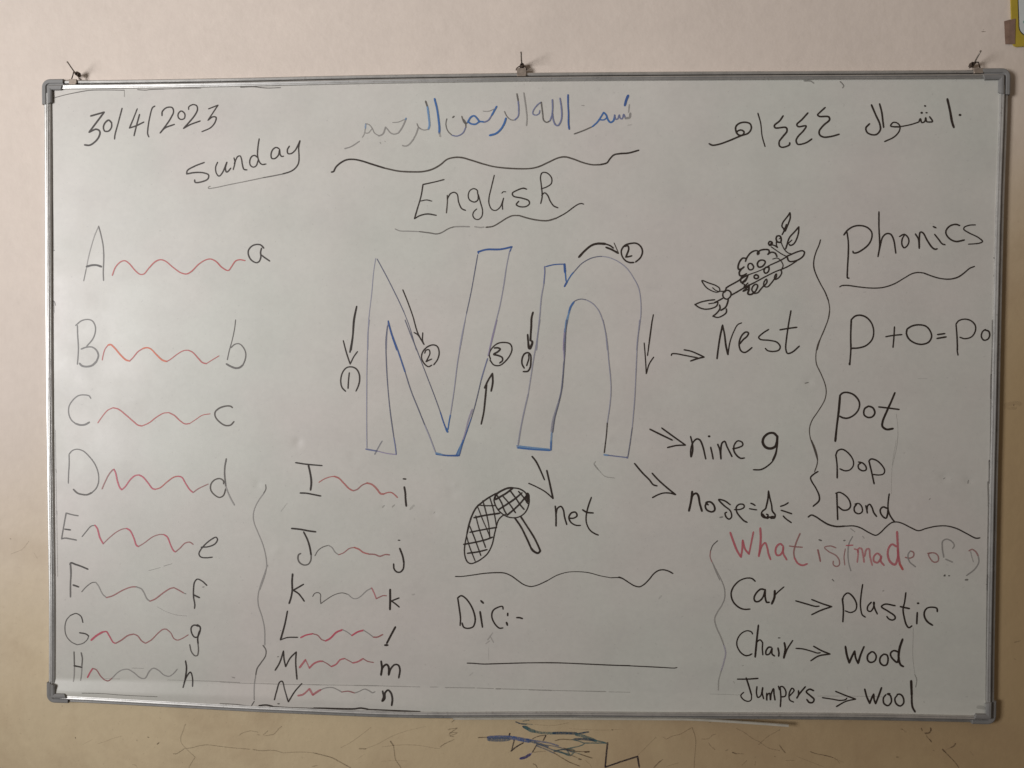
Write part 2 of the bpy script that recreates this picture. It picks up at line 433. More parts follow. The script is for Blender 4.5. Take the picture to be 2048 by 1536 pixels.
BOARD_INK = """
# date|black handwritten date 30/4/2023 at the upper left
K 3.4 .95|-8062,5306 -7798,5376 -7798,5376 -8097,4999 -8097,4999 -7953,5054 -7887,5011 -7907,4909 -7994,4808 -8090,4753 -8186,4759
K 3 .95|-7657,5175 -7713,5225 -7781,5176 -7816,5093 -7792,5019 -7715,5019 -7658,5092 -7657,5184
K 2.6 .85|-7449,5446 -7523,5183 -7592,4944 -7601,4866
K 2.6 .9|-7154,5434 -7228,5255 -7309,5071 -7309,5071 -7172,5116 -7029,5183
K 2.8 .9|-7110,5327 -7172,5116 -7221,4926
K 2.6 .85|-6813,5481 -6856,5454 -6909,5289 -6949,5068 -6955,4958 -6933,4902
K 2.6 .9|-6674,5301 -6667,5379 -6582,5451 -6478,5450 -6450,5377 -6507,5249 -6632,5075 -6714,4974 -6714,4974 -6622,5065 -6436,5134
K 2.6 .9|-6299,5385 -6233,5329 -6243,5246 -6309,5225 -6360,5266 -6356,5339 -6299,5385
K 2.6 .88|-6157,5411 -6156,5457 -6081,5502 -6005,5483 -5987,5409 -6035,5309 -6158,5163 -6259,5057 -6259,5057 -6130,5126 -5937,5194
K 2.4 .88|-5774,5420 -5591,5488 -5591,5488 -5786,5206 -5786,5206 -5695,5269 -5630,5259 -5649,5168 -5734,5068 -5904,4992
# stray_line|thin grey marker line along the top left edge of the board
G 1.6 .75|-8788,5652 -8558,5709 -8328,5753 -8099,5788 -7813,5794 -7404,5786
G 1.4 .4|-7404,5786 -7399,5661
K 1.6 .6|-7148,5793 -6977,5784 -6901,5794 -6636,5799
G 1.2 .6|-6636,5799 -6126,5810 -5918,5808
# handwritten_word|black handwritten word sunday, written on a slant
K 2.8 .85|-5862,4412 -6048,4343 -6190,4261 -6204,4197 -6204,4197 -6049,4223 -5878,4217 -5780,4176 -5794,4102 -5917,4047 -6040,4039 -6049,4085
K 2.6 .85|-5604,4414 -5642,4322 -5629,4208 -5577,4153 -5510,4220 -5425,4413 -5425,4413 -5453,4303 -5435,4229 -5407,4238 -5350,4302
K 2.4 .85|-5287,4495 -5270,4412 -5303,4274
K 2.6 .85|-5283,4384 -5217,4518 -5170,4531 -5142,4466 -5124,4356 -5096,4279 -5039,4267
K 2.5 .85|-4841,4505 -4888,4538 -4944,4520 -4982,4447 -4973,4355 -4917,4318 -4861,4345 -4823,4446
K 2.6 .85|-4802,4849 -4827,4684 -4832,4519 -4795,4409 -4748,4368 -4673,4375
K 2.6 .85|-4419,4659 -4475,4686 -4541,4646 -4575,4554 -4560,4481 -4504,4477 -4438,4535 -4410,4645 -4410,4645 -4400,4553 -4372,4516 -4335,4520
K 2.6 .85|-4222,4708 -4260,4644 -4251,4570 -4185,4570 -4110,4633 -4045,4752 -4020,4807 -4020,4807 -4045,4679 -4039,4532 -4045,4404 -4092,4313 -4186,4240 -4355,4186
G 2 .8|-4355,4186 -4542,4150 -4730,4118
G 1.8 .5|-4730,4118 -5012,4061 -5389,3989 -5672,3932 -5785,3923 -5785,3945 -5747,3964
# smudge|dark scuff on the top edge
K 1.6 .6|-5155,5819 -4893,5824 -4762,5809 -4631,5799 -4388,5804
# handwritten_phrase|blue and grey faded Arabic phrase near the top edge
g 2.4 .7|-3167,4654 -3047,4690 -2889,4789
g 2.2 .55|-2833,4861 -2796,4925 -2774,5034
b 3 .5|-2774,5034 -2767,5116
g 2 .7|-2767,5116 -2704,5097 -2648,5033 -2602,4942 -2518,4886
g 2.8 .8|-2518,4886 -2444,4922 -2393,5049
g 2.2 .8|-2393,5049 -2352,5003 -2297,4939 -2232,4917 -2149,4938
g 2.6 .9|-2149,4938 -2075,5046 -2005,5200
b 3.4 .6|-2016,5188 -2005,5209
g 1.6 .7|-2260,5133 -2149,5142 -2039,5188
g 2 .6|-2648,5024 -2722,4943 -2778,4943
g 1.8 .4|-2496,4768 -2485,4740
g 1.8 .4|-2407,4785 -2396,4776
G 2 .6|-1799,5108 -1771,5044 -1725,5011
g 2.8 .7|-1780,5026 -1808,4935 -1872,4809
g 2.8 .6|-1872,4809 -1964,4709 -2028,4692 -2075,4705
G 3 .8|-1638,5524 -1601,5414
b 3.6 .85|-1601,5414 -1578,5242 -1565,5060 -1587,5002
g 2 .8|-1587,5002 -1670,4989 -1771,5026
B 3.8 .85|-1469,5567 -1423,5386 -1395,5204 -1376,5023 -1379,4932
g 4 .4|-1379,4932 -1360,4868
G 1.8 .8|-1238,5194 -1256,5094 -1219,4967 -1137,4885
P 2.2 .8|-1137,4885 -1045,4871 -935,4928 -880,5037
G 2.4 .8|-880,5037 -890,5127 -927,5178
G 3 .8|-1127,5216 -1105,5238
G 2.4 .8|-958,5236 -917,5127 -881,5100 -844,5127
B 3.4 .85|-844,5127 -790,5217 -726,5244 -680,5207 -625,5134
B 3 .85|-835,5136 -789,5099 -698,5089 -625,5134 -533,5128
P 2.8 .85|-533,5124 -460,5160 -397,5250
B 3.2 .9|-397,5250 -306,5412
g 1.6 .7|-561,5329 -461,5326 -333,5376
B 3.6 .9|-132,5193 -159,5103 -222,4995 -313,4914 -432,4879
G 1.8 .7|-160,5320 -114,5229 -41,5165 32,5159
P 2.4 .85|32,5159 96,5227 107,5372 94,5516
G 2.6 .8|94,5516 70,5643
g 2.4 .7|197,5659 231,5443 259,5190 251,5055
P 2.2 .8|523,5485 460,5441 379,5333 370,5270 425,5246 488,5278 497,5332
G 2.2 .8|523,5485 536,5386 552,5260 570,5151 625,5111 688,5141
P 3 .8|688,5141 724,5240 736,5366 731,5528
P 2.8 .8|733,5276 752,5150 789,5068 834,5050 879,5104 906,5202 899,5383 872,5554
N 3 .9|1020,5615 1022,5436 1032,5273 1033,5093 1046,4982
G 2.4 .85|1143,4894 1314,4956 1477,5027
B 3 .85|1477,5027 1566,5107 1629,5196 1682,5286
B 3.2 .85|1682,5286 1728,5241 1764,5150 1810,5102 1864,5132 1890,5230
B 2.6 .85|1746,5195 1692,5151 1611,5152
P 2.6 .8|1881,5239 1908,5158 1944,5167 1971,5239 1989,5176 2025,5166 2052,5247 2088,5166
g 4 .75|2088,5175 2160,5192 2174,5264
g 2.4 .5|2141,5282 2155,5425
N 4.5 .85|2072,5412 2103,5524 2132,5591
g 1.8 .4|1275,5419 1320,5415
g 3 .15|2134,5045 2197,5057
# wavy_line|dark wavy line drawn above the word english
K 3.2 .9|-3419,4217 -3381,4226 -3335,4308 -3242,4390 -3130,4444 -3000,4452 -2852,4424 -2648,4359 -2407,4284
H 3 .85|-2407,4284 -2148,4228 -1908,4212 -1686,4216 -1502,4260 -1355,4341 -1227,4441 -1080,4476 -952,4471 -768,4419 -567,4355
H 2.9 .8|-567,4355 -347,4299 -36,4265 325,4261 485,4294 666,4374 847,4454 974,4472 1119,4435 1319,4361 1482,4324 1626,4324
K 3.2 .85|1626,4324 1753,4359 1806,4431 1878,4502 1986,4525 2148,4536 2336,4586
# handwritten_word|black Arabic year at the upper right
K 3.2 .9|3627,4698 3684,4670 3809,4687 3987,4749 4199,4837 4341,4889 4393,4978 4366,5059 4267,5086 4161,5060 4108,4998 4127,4891 4172,4851 4235,4854 4261,4908 4207,4944 4145,4926 4124,4900
K 2.4 .9|4509,5248 4561,5066 4590,4834 4646,4638
K 3.2 .95|4967,5197 4906,5108 4810,5020 4828,4980 5023,4983 5041,4920 4963,4814 4902,4725 4912,4645 4966,4623 5089,4670 5092,4706
K 3.2 .95|5414,5247 5313,5132 5217,5035 5244,4999 5385,5010 5342,4927 5237,4812 5208,4741 5239,4678 5301,4678 5407,4713 5491,4771
K 3.2 .95|5724,5342 5629,5254 5591,5210 5621,5183 5789,5173 5807,5119 5703,5022 5625,4916 5635,4845 5706,4805 5847,4817 5984,4855
# handwritten_word|black Arabic month name at the upper right
K 3.2 .95|6558,5383 6640,5196 6713,5036 6724,4930 6663,4851 6576,4842 6487,4887 6465,4967 6529,5041
K 3.2 .95|6704,5399 6745,5249 6765,5107 6784,4974
K 2.8 .95|7064,4981 6942,4987 6907,5000 6949,5061 7019,5055 7073,4998 7066,4910 6980,4804 6806,4717
K 2.4 .95|7073,4984 7256,5018 7413,5067
K 2.8 .95|7413,5067 7438,5128 7465,5057 7517,5075 7534,5145 7552,5074 7614,5065 7657,5074 7603,5162
K 4.4 .95|7455,5234 7464,5232
K 3.6 .95|7514,5359 7525,5354
K 3 .95|7539,5234 7556,5232
# handwritten_numeral|thick black Arabic numeral ten at the upper right
K 4.2 1|7914,5477 7967,5257 8006,5062 8039,4965
K 4.6 1|8139,5190 8150,5188
# smudge|faint hooked scuff under the top edge on the right
G 2.2 .5|5990,5813 6034,5768 6056,5732 6035,5697
G 2.4 .4|5338,5831 5462,5823 5515,5787
# handwritten_letter|tall capital A with a thick black crossbar
g 1.8 .85|-7927,3214 -8011,3024 -8099,2745 -8149,2540 -8179,2391
G 2 .7|-8179,2391 -8229,2170
G 2.2 .95|-7927,3214 -7877,3024 -7840,2819 -7832,2596 -7844,2335 -7839,2176
K 4 1|-8169,2443 -8063,2469 -7967,2469 -7881,2441
# wavy_line|red wavy line between capital A and small a
R 2.4 .85|-7666,2275 -7604,2428 -7507,2530 -7421,2554 -7336,2502 -7222,2372 -7127,2297 -7050,2301 -6954,2409 -6820,2539 -6725,2573 -6630,2548 -6478,2427 -6327,2325 -6213,2303 -6118,2353 -5984,2483 -5851,2566 -5747,2585 -5643,2538 -5530,2427 -5407,2368 -5341,2445 -5265,2547 -5189,2571 -5080,2556
# scuff|dark chips along the left edge of the writing surface
K 2.2 .7|-8814,2761 -8802,2753
G 1.6 .7|-8881,1769 -8819,1782 -8796,1735 -8791,1698
G 1 .5|-8819,1773 -8813,1557
G .8 .6|-8823,3716 -8816,3343 -8813,2783
# outline_letter|large outlined capital N in blue and grey
y 1.7 .9|-2577,2591 -2614,2352 -2651,1948 -2688,1635 -2712,1395 -2725,867
S 1.9 .95|-2549,2582 -2372,2260 -2149,1820 -2037,1581
S 1.5 .9|-2037,1581 -1925,1287 -1804,871
N 2.8 .85|-2338,1415 -2325,1323
N 2.6 .8|-2325,1341 -2278,1175 -2175,870
y 2 .9|-2343,1378 -2362,1157 -2375,869
N 3.6 .85|-641,2713 -491,2756 -216,2762 -6,2807
N 3 .85|-641,2720 -634,2689
N 2.6 .7|-11,2798 -47,2719
S 1.8 .9|-647,2662 -691,2406 -772,1950 -854,1565
y 1.6 .9|-854,1565 -936,1180 -990,875
y 2.2 .75|-51,2716 -105,2443 -158,2078 -229,1694 -320,1328 -356,1182
v 2.6 .7|-356,1182 -419,877
y 1.8 .9|-2697,1434 -2725,1195 -2734,881 -2743,511 -2747,-44 -2747,-601 -2743,-991
P 2.8 .9|-2762,-1013 -2649,-1032 -2537,-1050
v 2 .85|-2537,-1050 -2369,-1089 -2182,-1111
S 2.6 .45|-2453,-858 -2519,-970 -2593,-1110
S 2 .9|-2353,1325 -2380,1067 -2371,605 -2342,144 -2295,-319 -2229,-782
P 2.2 .9|-2229,-782 -2201,-948 -2182,-1106
N 2.8 .8|-2338,1417 -2259,1141 -2148,846 -2017,460
S 2 .9|-2017,460 -1905,109 -1756,-259 -1644,-536
y 2.2 .95|-1644,-536 -1550,-757 -1438,-1052
S 1.8 .9|-2018,1436 -1925,1197 -1776,829
S 1.6 .9|-1776,829 -1627,443 -1441,-35 -1347,-293
N 2.4 .9|-1347,-293 -1282,-496 -1217,-662
B 2.4 .9|-1198,-624 -1180,-495 -1153,-347
B 4 .8|-1235,-606 -1207,-671
y 1.8 .95|-881,1439 -944,1072 -1017,667 -1080,152 -1153,-347
v 2.4 .7|-283,1440 -346,1166 -446,771
P 2.4 .8|-455,716 -509,541 -573,320
S 1.8 .95|-573,320 -627,81 -700,-214 -755,-399
N 2 .85|-755,-399 -828,-621 -910,-862 -984,-1122
v 3 .55|-741,-242 -810,-436 -865,-658 -929,-862
B 3 .8|-901,-825 -975,-974 -1039,-1113
b 3 .7|-956,-937 -1008,-1104
N 3.4 .85|-1420,-1093 -1215,-1119 -993,-1118
b 2.8 .8|-1429,-1071 -1308,-1103
# handwritten_word|black handwritten word english under the wavy line
K 2.6 .85|-1287,4064 -1471,4019 -1682,3975 -1682,3975 -1719,3756 -1783,3537 -1842,3337 -1842,3337 -1746,3391 -1598,3424 -1432,3399
K 2.3 .85|-1728,3665 -1617,3686 -1516,3664
H 2.4 .85|-1225,3772 -1221,3663 -1239,3444
K 2.4 .85|-1225,3699 -1166,3799 -1093,3826 -1038,3789 -1010,3644 -954,3525 -881,3489
K 2.3 .85|-652,3788 -662,3860 -726,3893 -799,3857 -830,3770 -808,3688 -716,3643 -652,3679 -643,3788 -643,3788 -597,3624 -560,3478 -577,3369 -641,3318 -706,3333 -743,3397 -725,3461 -670,3515
K 2.2 .85|-343,4140 -397,3914 -441,3714 -437,3605 -386,3505 -312,3486 -230,3550 -167,3713 -167,3713 -189,3604 -184,3504
K 2 .85|-200,3804 -177,3831 -126,3831
K 2.6 .85|261,3878 206,3896 88,3861 -3,3803 15,3752 180,3711 299,3666 317,3611 254,3557 126,3557 71,3594 116,3654
K 2.3 .85|527,3610 553,3746 534,3963 520,4108 550,4180 632,4180 724,4089 721,3981 634,3918 534,3882
K 2.4 .85|544,3764 598,3809 653,3764 708,3646 772,3564 845,3531
# wavy_line|faded wavy underline beneath the word english
g 2.2 .6|-2208,3146 -2171,3128 -2115,3109 -1930,3103 -1745,3095
G 2.4 .65|-1745,3095 -1560,3071 -1422,3051 -1339,3071 -1192,3152 -1082,3185
g 2.6 .7|-1082,3185 -935,3188 -806,3184
g 2.6 .4|-705,3184 -604,3169 -531,3176
H 2.6 .75|-494,3172 -366,3190 -238,3259 -110,3340 -1,3386 127,3389
H 2.8 .75|127,3389 291,3339 474,3302 656,3293 819,3338
K 2.4 .85|819,3338 1000,3437 1145,3545 1235,3599 1289,3608 1326,3595
# outline_letter|large outlined small n in blue and grey
N 2.2 .85|631,2439 755,2470 864,2482 988,2484
N 4 .9|977,2484 989,2333
B 2.6 .85|993,2333 1008,2170
N 3.6 .9|980,2070 1030,2161
B 2.4 .85|1030,2161 1102,2279 1147,2333
S 1.8 .9|1147,2333 1300,2497 1463,2591 1590,2623 1680,2629
y 1.7 .95|1680,2629 1807,2605 1971,2533 2134,2406 2263,2225 2355,2044 2392,1862 2404,1590 2379,1318 2345,1100 2329,889
P 2.4 .9|606,2439 610,2333 593,2115
y 2.4 .8|593,2115 549,1860 524,1550 489,1203 463,881
B 3.6 .8|1155,1779 1097,1688 1062,1569
b 2.8 .8|1062,1569 1017,1423 1000,1296
S 1.8 .9|1164,1792 1233,1824 1305,1834 1396,1816
y 1.8 .9|1396,1816 1506,1752 1616,1625 1699,1425 1746,1225 1785,887
b 2 .8|1074,1606 1044,1442 1004,1223 987,1040
v 2.2 .85|985,1277 974,1077 966,883
y 2.4 .65|524,1443 471,1077 401,656 357,344 312,50
y 2.8 .7|312,50 241,-262 178,-576 125,-926
b 3.2 .85|106,-926 410,-957 704,-985
B 3 .85|116,-960 410,-988 722,-1003
B 3.6 .75|749,-828 744,-994
b 3.4 .6|760,-663 749,-838
S 2.2 .9|1035,1444 1009,1225 994,842 982,659 960,348 943,164 881,-129 819,-368 775,-663
y 3 .55|977,659 952,311 917,36 845,-203 783,-405 747,-644
b 2 .7|1013,1444 991,1207
v 2.2 .7|991,1207 969,1024 980,714
y 1.9 .8|1699,1446 1774,1082 1814,681 1848,371 1860,134 1839,-159 1796,-470
K 2.2 .8|1796,-470 1780,-709 1743,-1039
b 3.2 .85|1743,-1076 1820,-1085
P 2.2 .85|1820,-1085 2166,-1123
P 3.4 .7|2162,-1118 2177,-1131
y 1.9 .8|2378,1447 2338,938 2319,447 2301,-9 2261,-558
S 1.9 .8|2261,-558 2218,-888 2184,-1108
# arrow|black arrow pointing down along the left stroke of capital N
K 3.2 .95|-2939,1690 -2995,1431 -3014,1118 -3046,866
K 3.2 .9|-2938,1690 -2984,1441 -3012,1146 -3068,822
K 2.6 .95|-3195,1043 -3134,812 -3063,600 -3063,600 -2994,739 -2923,836
# arrow|black arrow sloping down inside capital N
K 2.4 .95|-2060,2003 -1963,1765 -1870,1508 -1777,1195 -1656,975
K 2.4 .95|-1845,1201 -1777,1159 -1656,975 -1656,975 -1684,1049 -1681,1196
# arrow|thick black curved arrow over small n
K 4.2 1|1245,2615 1353,2732 1479,2832 1588,2864 1733,2859
K 2.8 1|1733,2859 1823,2826 1882,2782
K 3.6 1|1748,2795 1860,2750 1973,2686
H 1.8 .9|1895,2876 1951,2750 1978,2686
# circled_number|black circled number 2 right of the curved arrow
K 3 .98|2296,2523 2385,2605 2421,2713 2393,2803 2311,2867 2203,2867 2095,2831 2032,2741 2042,2641 2106,2551 2188,2514 2260,2514
K 3.2 .98|2086,2813 2149,2822 2167,2768 2132,2659 2115,2614 2115,2614 2169,2623 2223,2637
# arrow|thick black downward arrow left of small n
K 3.6 1|395,1586 369,1476 364,1312 347,1056
K 3.4 1|297,1166 307,1038 322,910 344,901 389,1038 353,1056
K 3.6 .95|369,1442 357,1223 353,1067
K 3.6 .95|297,1168 311,1022 331,912 331,912 380,1004 380,1049
# arrow|thin black downward arrow right of small n
K 2.4 .95|2634,1546 2596,1319 2546,890
K 2.4 .95|2613,1448 2571,1085 2533,785
K 2.4 .95|2469,1021 2493,757 2514,448 2514,448 2567,630 2647,758
# drawing|black drawing of a bird nest on a branch with leaves and berries
K 2.8 .95|5111,3428 5121,3338 5096,3249 5053,3141 5027,3087 4999,3141 4972,3177 4989,3249 5041,3320 5094,3392 5111,3428
K 2.6 .95|4978,3025 5009,3088 5052,3213
K 2.8 .95|5279,3168 5276,3069 5242,2944 5190,2854 5128,2827 5110,2845
K 2.8 .95|5279,3168 5204,3078 5117,2980 5086,2908 5066,2828 5045,2765
K 2.2 .95|5057,2828 5118,2890 5157,2926
K 3 .95|4941,2881 4896,2890 4869,2944 4886,2998 4939,2998 4961,2944 4950,2881 4914,2890
K 1.6 .9|4922,2944 4948,2971
K 2.4 .95|4873,2899 4879,2819 4897,2792
K 3 .95|4789,2891 4754,2900 4731,2864 4755,2828 4790,2837 4798,2882 4755,2828
K 2.4 .95|4790,2837 4835,2828 4897,2788
K 2 .95|4782,2801 4871,2738 4979,2666 5060,2625
K 2 .95|4958,2890 4995,2801 5050,2720 5103,2684 5157,2671
K 2.8 .95|5087,2594 5069,2621 5157,2666 5263,2711 5351,2729 5387,2702 5370,2639 5300,2576 5212,2540 5123,2532 5087,2567 5078,2603
K 2.4 .95|5069,2621 4954,2553 4759,2463
K 2 .9|4759,2463 4591,2370 4378,2289
K 2.8 .95|4378,2289 4272,2235 4183,2172 4005,2072 3970,2045
K 2.4 .95|5247,2540 5124,2460 5018,2406 4859,2343 4682,2253 4487,2145
K 2.8 .95|4487,2145 4292,2046 4186,1982 4061,1910
K 2.6 .95|3970,2054 3953,2000 3917,1964 3909,1892 3946,1847 3990,1838 4044,1883 4057,1946 4024,1991 3971,2000 3935,1964
K 2.2 .95|3935,1982 3828,1982
K 2.2 .95|3520,2180 3646,2135 3772,2090 3845,2036 3845,1982 3792,1964 3702,1991 3612,2045 3557,2108 3520,2180
K 1.8 .95|3716,2049 3774,2000 3819,1982
K 2.6 .95|3910,1856 3830,1810 3758,1774
K 2.6 .95|3758,1825 3650,1814 3507,1783 3396,1737 3396,1737 3472,1683 3580,1651 3706,1666 3795,1711 3821,1774
K 2.2 .95|3651,1752 3740,1765 3812,1783
K 3 .95|4008,1829 3991,1757 3956,1684 3876,1630
K 2.6 .95|3848,1729 3858,1666 3796,1576 3729,1521 3729,1521 3815,1498 3905,1531 3975,1594 3975,1657
K 2.8 .95|4313,2532 4339,2604 4409,2693 4480,2729 4533,2726 4560,2684 4534,2657 4530,2693 4586,2738 4675,2753 4738,2738 4739,2684 4712,2657 4783,2702 4854,2684 4887,2621
K 3 .95|4330,2586 4267,2595 4214,2541 4180,2442 4189,2388 4243,2397 4287,2433
K 3 .95|4243,2397 4203,2334 4218,2271 4289,2280 4333,2307
K 2.4 .9|4289,2280 4236,2226 4237,2145 4308,2190 4361,2262
K 2.4 .9|4361,2262 4317,2172 4255,2127 4300,2109 4292,2055
K 2.6 .85|4362,2136 4301,2064 4390,2091 4275,1983 4364,2019
K 3 .95|4381,2100 4382,2010 4365,1938 4419,1923 4472,1956
K 2.6 .95|4472,1956 4435,2010 4461,2082 4514,2114 4542,2082 4507,1992 4472,1947 4543,1956 4596,2019 4649,2082
K 2.4 .95|4649,2082 4657,2154 4700,2208 4710,2154 4667,2073 4720,2064 4790,2136 4843,2208
K 2.2 .95|4843,2208 4851,2262 4877,2307 4878,2244 4852,2199 4914,2226 4975,2316 4965,2379
K 1.8 .9|4808,2576 4891,2594 4954,2549 5000,2460 4983,2406 4957,2361
K 3 .95|4420,2496 4376,2487 4362,2424 4395,2379 4448,2391 4466,2433 4447,2469 4420,2496
K 3 .95|4624,2559 4562,2541 4533,2487 4555,2433 4608,2433 4661,2478 4675,2532 4624,2559
K 3 .95|4742,2424 4689,2424 4654,2361 4681,2316 4725,2334 4748,2388 4742,2442
K 3 .95|4512,2294 4477,2262 4486,2226 4531,2217 4557,2244 4539,2280 4503,2280
# wavy_line|grey vertical wavy line left of the phonics column
K 2.2 .9|5676,2929 5651,2836 5600,2711 5563,2567 5560,2442 5588,2334 5679,2137 5770,1975 5835,1814
H 1.8 .9|5835,1814 5860,1670 5848,1509 5780,1311 5695,1094 5644,903
H 1.7 .9|5860,1641 5836,1479 5759,1245 5656,1011 5624,830 5635,650 5718,470 5792,290 5821,145 5796,-17 5675,-235 5571,-399 5528,-544 5540,-707 5614,-924 5680,-1134
H 2 .8|5564,-764 5629,-908 5676,-1071 5678,-1198 5632,-1353
# handwritten_word|large handwritten word Phonics at the right
K 3 .95|6099,3018 6163,3103 6268,3171 6391,3189 6515,3156 6596,3076 6606,2978 6555,2853 6451,2755 6329,2689 6276,2692 6266,2719
K 3 .95|6155,3068 6181,2889 6184,2657 6174,2406 6180,2227 6203,2227
K 2.8 .95|6725,3438 6730,3156 6744,2942 6747,2799 6721,2621
K 2.8 .95|6721,2621 6759,2817 6800,2978 6869,3040 6940,3031 6994,2942 7042,2683
K 2.6 .95|7102,2986 7186,3027 7257,2968 7273,2888 7242,2817 7190,2781 7151,2834 7152,2941 7195,3022
K 3 .95|7388,3034 7442,2941 7462,2772
K 3 .95|7462,2781 7459,2941 7475,3066 7519,3057 7609,2905 7699,2781 7752,2754 7783,2763
K 3 .95|7706,3168 7754,3145
K 2.8 .95|7733,3026 7801,2941 7873,2852 7922,2837
K 3 .95|8178,3185 8111,3207 8007,3180 7938,3100 7939,3029 8011,2940 8117,2896 8265,2922
K 2.4 .95|8457,3197 8356,3192 8260,3153 8252,3118 8341,3055 8517,2966 8592,2895 8536,2865 8341,2846
# wavy_line|wavy underline beneath the word Phonics
K 2.4 .85|6038,2066 6073,2087 6179,2093 6356,2069 6551,2048 6710,2045 6850,2063 7026,2124 7200,2228 7339,2308 7444,2331 7549,2321
K 2.6 .85|7549,2321 7726,2255 7867,2219 8025,2210 8164,2246 8268,2317 8371,2406 8457,2442
# handwritten_sum|handwritten letters P plus o equals Po
K 3 .95|6260,906 6251,1150 6256,1465 6256,1465 6329,1531 6418,1546 6524,1510 6623,1403 6666,1242 6637,1098 6533,990 6392,944 6268,938
K 2.8 .95|6887,1153 7006,1175 7174,1193
K 2.8 .95|7039,1333 7033,1153 7019,956
K 3 .95|7269,1297 7356,1351 7478,1373 7602,1349 7682,1263 7711,1156 7660,1057 7537,1015 7414,1038 7307,1109 7258,1208 7265,1288
K 3 .95|7819,1195 7947,1214
K 3 .95|7808,1124 7971,1153
K 2.6 .95|8180,914 8167,1157 8145,1390 8145,1390 8196,1452 8301,1479 8406,1453 8486,1373 8494,1266 8429,1158 8307,1122 8219,1148
K 2.8 .95|8671,1293 8620,1248 8604,1159 8649,1096 8719,1115 8752,1186 8733,1257 8663,1284
K 3 .95|6258,1009 6255,865 6241,649
K 4 .95|6237,658 6239,638
K 2.6 .95|8178,1016 8175,909 8191,820
# scuff|small dark marks on the right edge of the writing surface
K 1.8 .5|8799,2602 8807,2584
K 1.6 .4|8809,2282 8806,2264
# handwritten_letter|capital B at the left with a red wave beside it
G 2.4 .95|-8360,1313 -8356,1129 -8344,904 -8349,754 -8366,569
G 2.4 .95|-8393,1316 -8283,1403 -8167,1431 -8071,1407 -8014,1321 -8006,1209 -8055,1064 -8181,914
G 3 .95|-8287,863 -8190,897 -8075,901 -7989,840 -7951,737 -7990,624
G 3.8 .95|-7990,624 -8078,548 -8193,525 -8280,543 -8322,585
# wavy_line|orange red wavy line between capital B and small b
R 2.2 .8|-7875,653 -7855,756 -7816,868 -7758,940
O 3.4 .85|-7758,940 -7710,951 -7633,888 -7519,757 -7414,660 -7338,636
R 2.4 .85|-7338,636 -7271,702 -7174,815 -7078,877
O 3 .85|-7078,877 -7002,894 -6925,872 -6811,760 -6697,658 -6612,631
R 2 .8|-6612,631 -6545,668 -6392,781 -6277,841 -6191,849
R 2.6 .8|-6191,849 -6106,810 -5992,690 -5917,615 -5841,593
R 1.8 .75|-5841,593 -5745,653 -5593,744
# handwritten_letter|small b at the end of the orange red wave
G 1.7 .95|-5269,1433 -5288,1269 -5336,1046 -5394,841 -5432,670
G 2.2 .95|-5365,897 -5289,963 -5204,976 -5129,917 -5076,805 -5086,675 -5130,573
G 3.4 .95|-5130,573 -5196,522 -5272,512 -5366,543 -5448,590
# handwritten_letter|capital C at the left edge of the board
G 2.4 .95|-8105,-87 -8139,-38 -8236,-20 -8351,-36 -8468,-131 -8536,-245 -8541,-395 -8490,-508 -8413,-573
G 3.4 .95|-8413,-573 -8317,-601 -8220,-591 -8139,-547
# wavy_line|red wavy line between capital C and small c
R 2.2 .82|-7970,-557 -7892,-447 -7776,-314 -7670,-263
R 2.8 .82|-7670,-263 -7564,-290 -7411,-405 -7278,-517 -7182,-592 -7106,-610
R 2.2 .8|-7106,-610 -6971,-552 -6817,-438 -6683,-362 -6578,-348
R 2.4 .78|-6578,-348 -6473,-398 -6359,-500 -6264,-561 -6169,-555
R 1.8 .7|-6169,-555 -6054,-479 -5921,-394 -5768,-365
# handwritten_letter|small c at the end of its red wave
H 2.8 .95|-5335,-244 -5369,-218 -5464,-215 -5597,-260 -5673,-336 -5664,-429 -5560,-541 -5465,-587 -5370,-576 -5307,-510
# handwritten_letter|small a at the end of the topmost red wave
K 2.8 .9|-4720,2791 -4772,2846 -4847,2861 -4942,2834 -5014,2751 -5014,2658 -4961,2566 -4867,2516 -4811,2538 -4777,2621 -4782,2713 -4763,2787
K 2.8 .9|-4776,2667 -4716,2621 -4607,2547
# circled_number|black circled number 1 at the foot of capital N
K 2.8 .92|-3151,83 -3220,157 -3244,286 -3211,435 -3136,528 -3042,547 -2949,510 -2893,418 -2883,288 -2911,177 -2952,88
K 2.8 .95|-3080,435 -3095,287 -3104,139
# circled_number|black circled number 2 inside capital N
K 2.6 .95|-1470,595 -1396,702 -1369,831 -1406,941 -1480,969 -1591,932 -1683,830 -1702,719 -1646,609 -1572,558 -1507,588
K 2.6 .95|-1643,812 -1619,867 -1563,876 -1544,812 -1581,720 -1618,650 -1618,650 -1572,674 -1511,702
# circled_number|black circled number 3 beside capital N
K 2.6 .92|-400,707 -424,799 -373,909 -263,1001 -134,1020 -33,993 4,911 -23,800 -114,672 -224,589 -335,597 -409,689
K 3.2 .95|-327,915 -263,919 -217,895 -262,845 -339,795 -262,777 -179,736 -173,681 -225,635
# arrow|black arrow pointing up under circled number 3
K 3.2 .95|-570,-518 -524,-305 -498,-66 -471,229
K 3.4 .95|-508,164 -444,303 -362,436 -362,436 -355,267 -384,105
# circled_number|thick black circled number 1 left of small n
K 3.2 .95|236,541 196,618 199,728 244,811 308,829 354,784 360,656 346,546 301,481 218,475
K 2.8 .95|317,793 323,729 282,586
# smudge|faint grey hook beneath small n
G 2 .25|1584,-1206 1557,-1253 1640,-1364
g 1.6 .35|1567,-1260 1650,-1369 1760,-1478 1943,-1513
# arrow|black double arrow pointing to the word Nest
K 2.6 .95|2973,791 2982,818 3045,824 3226,792 3460,748
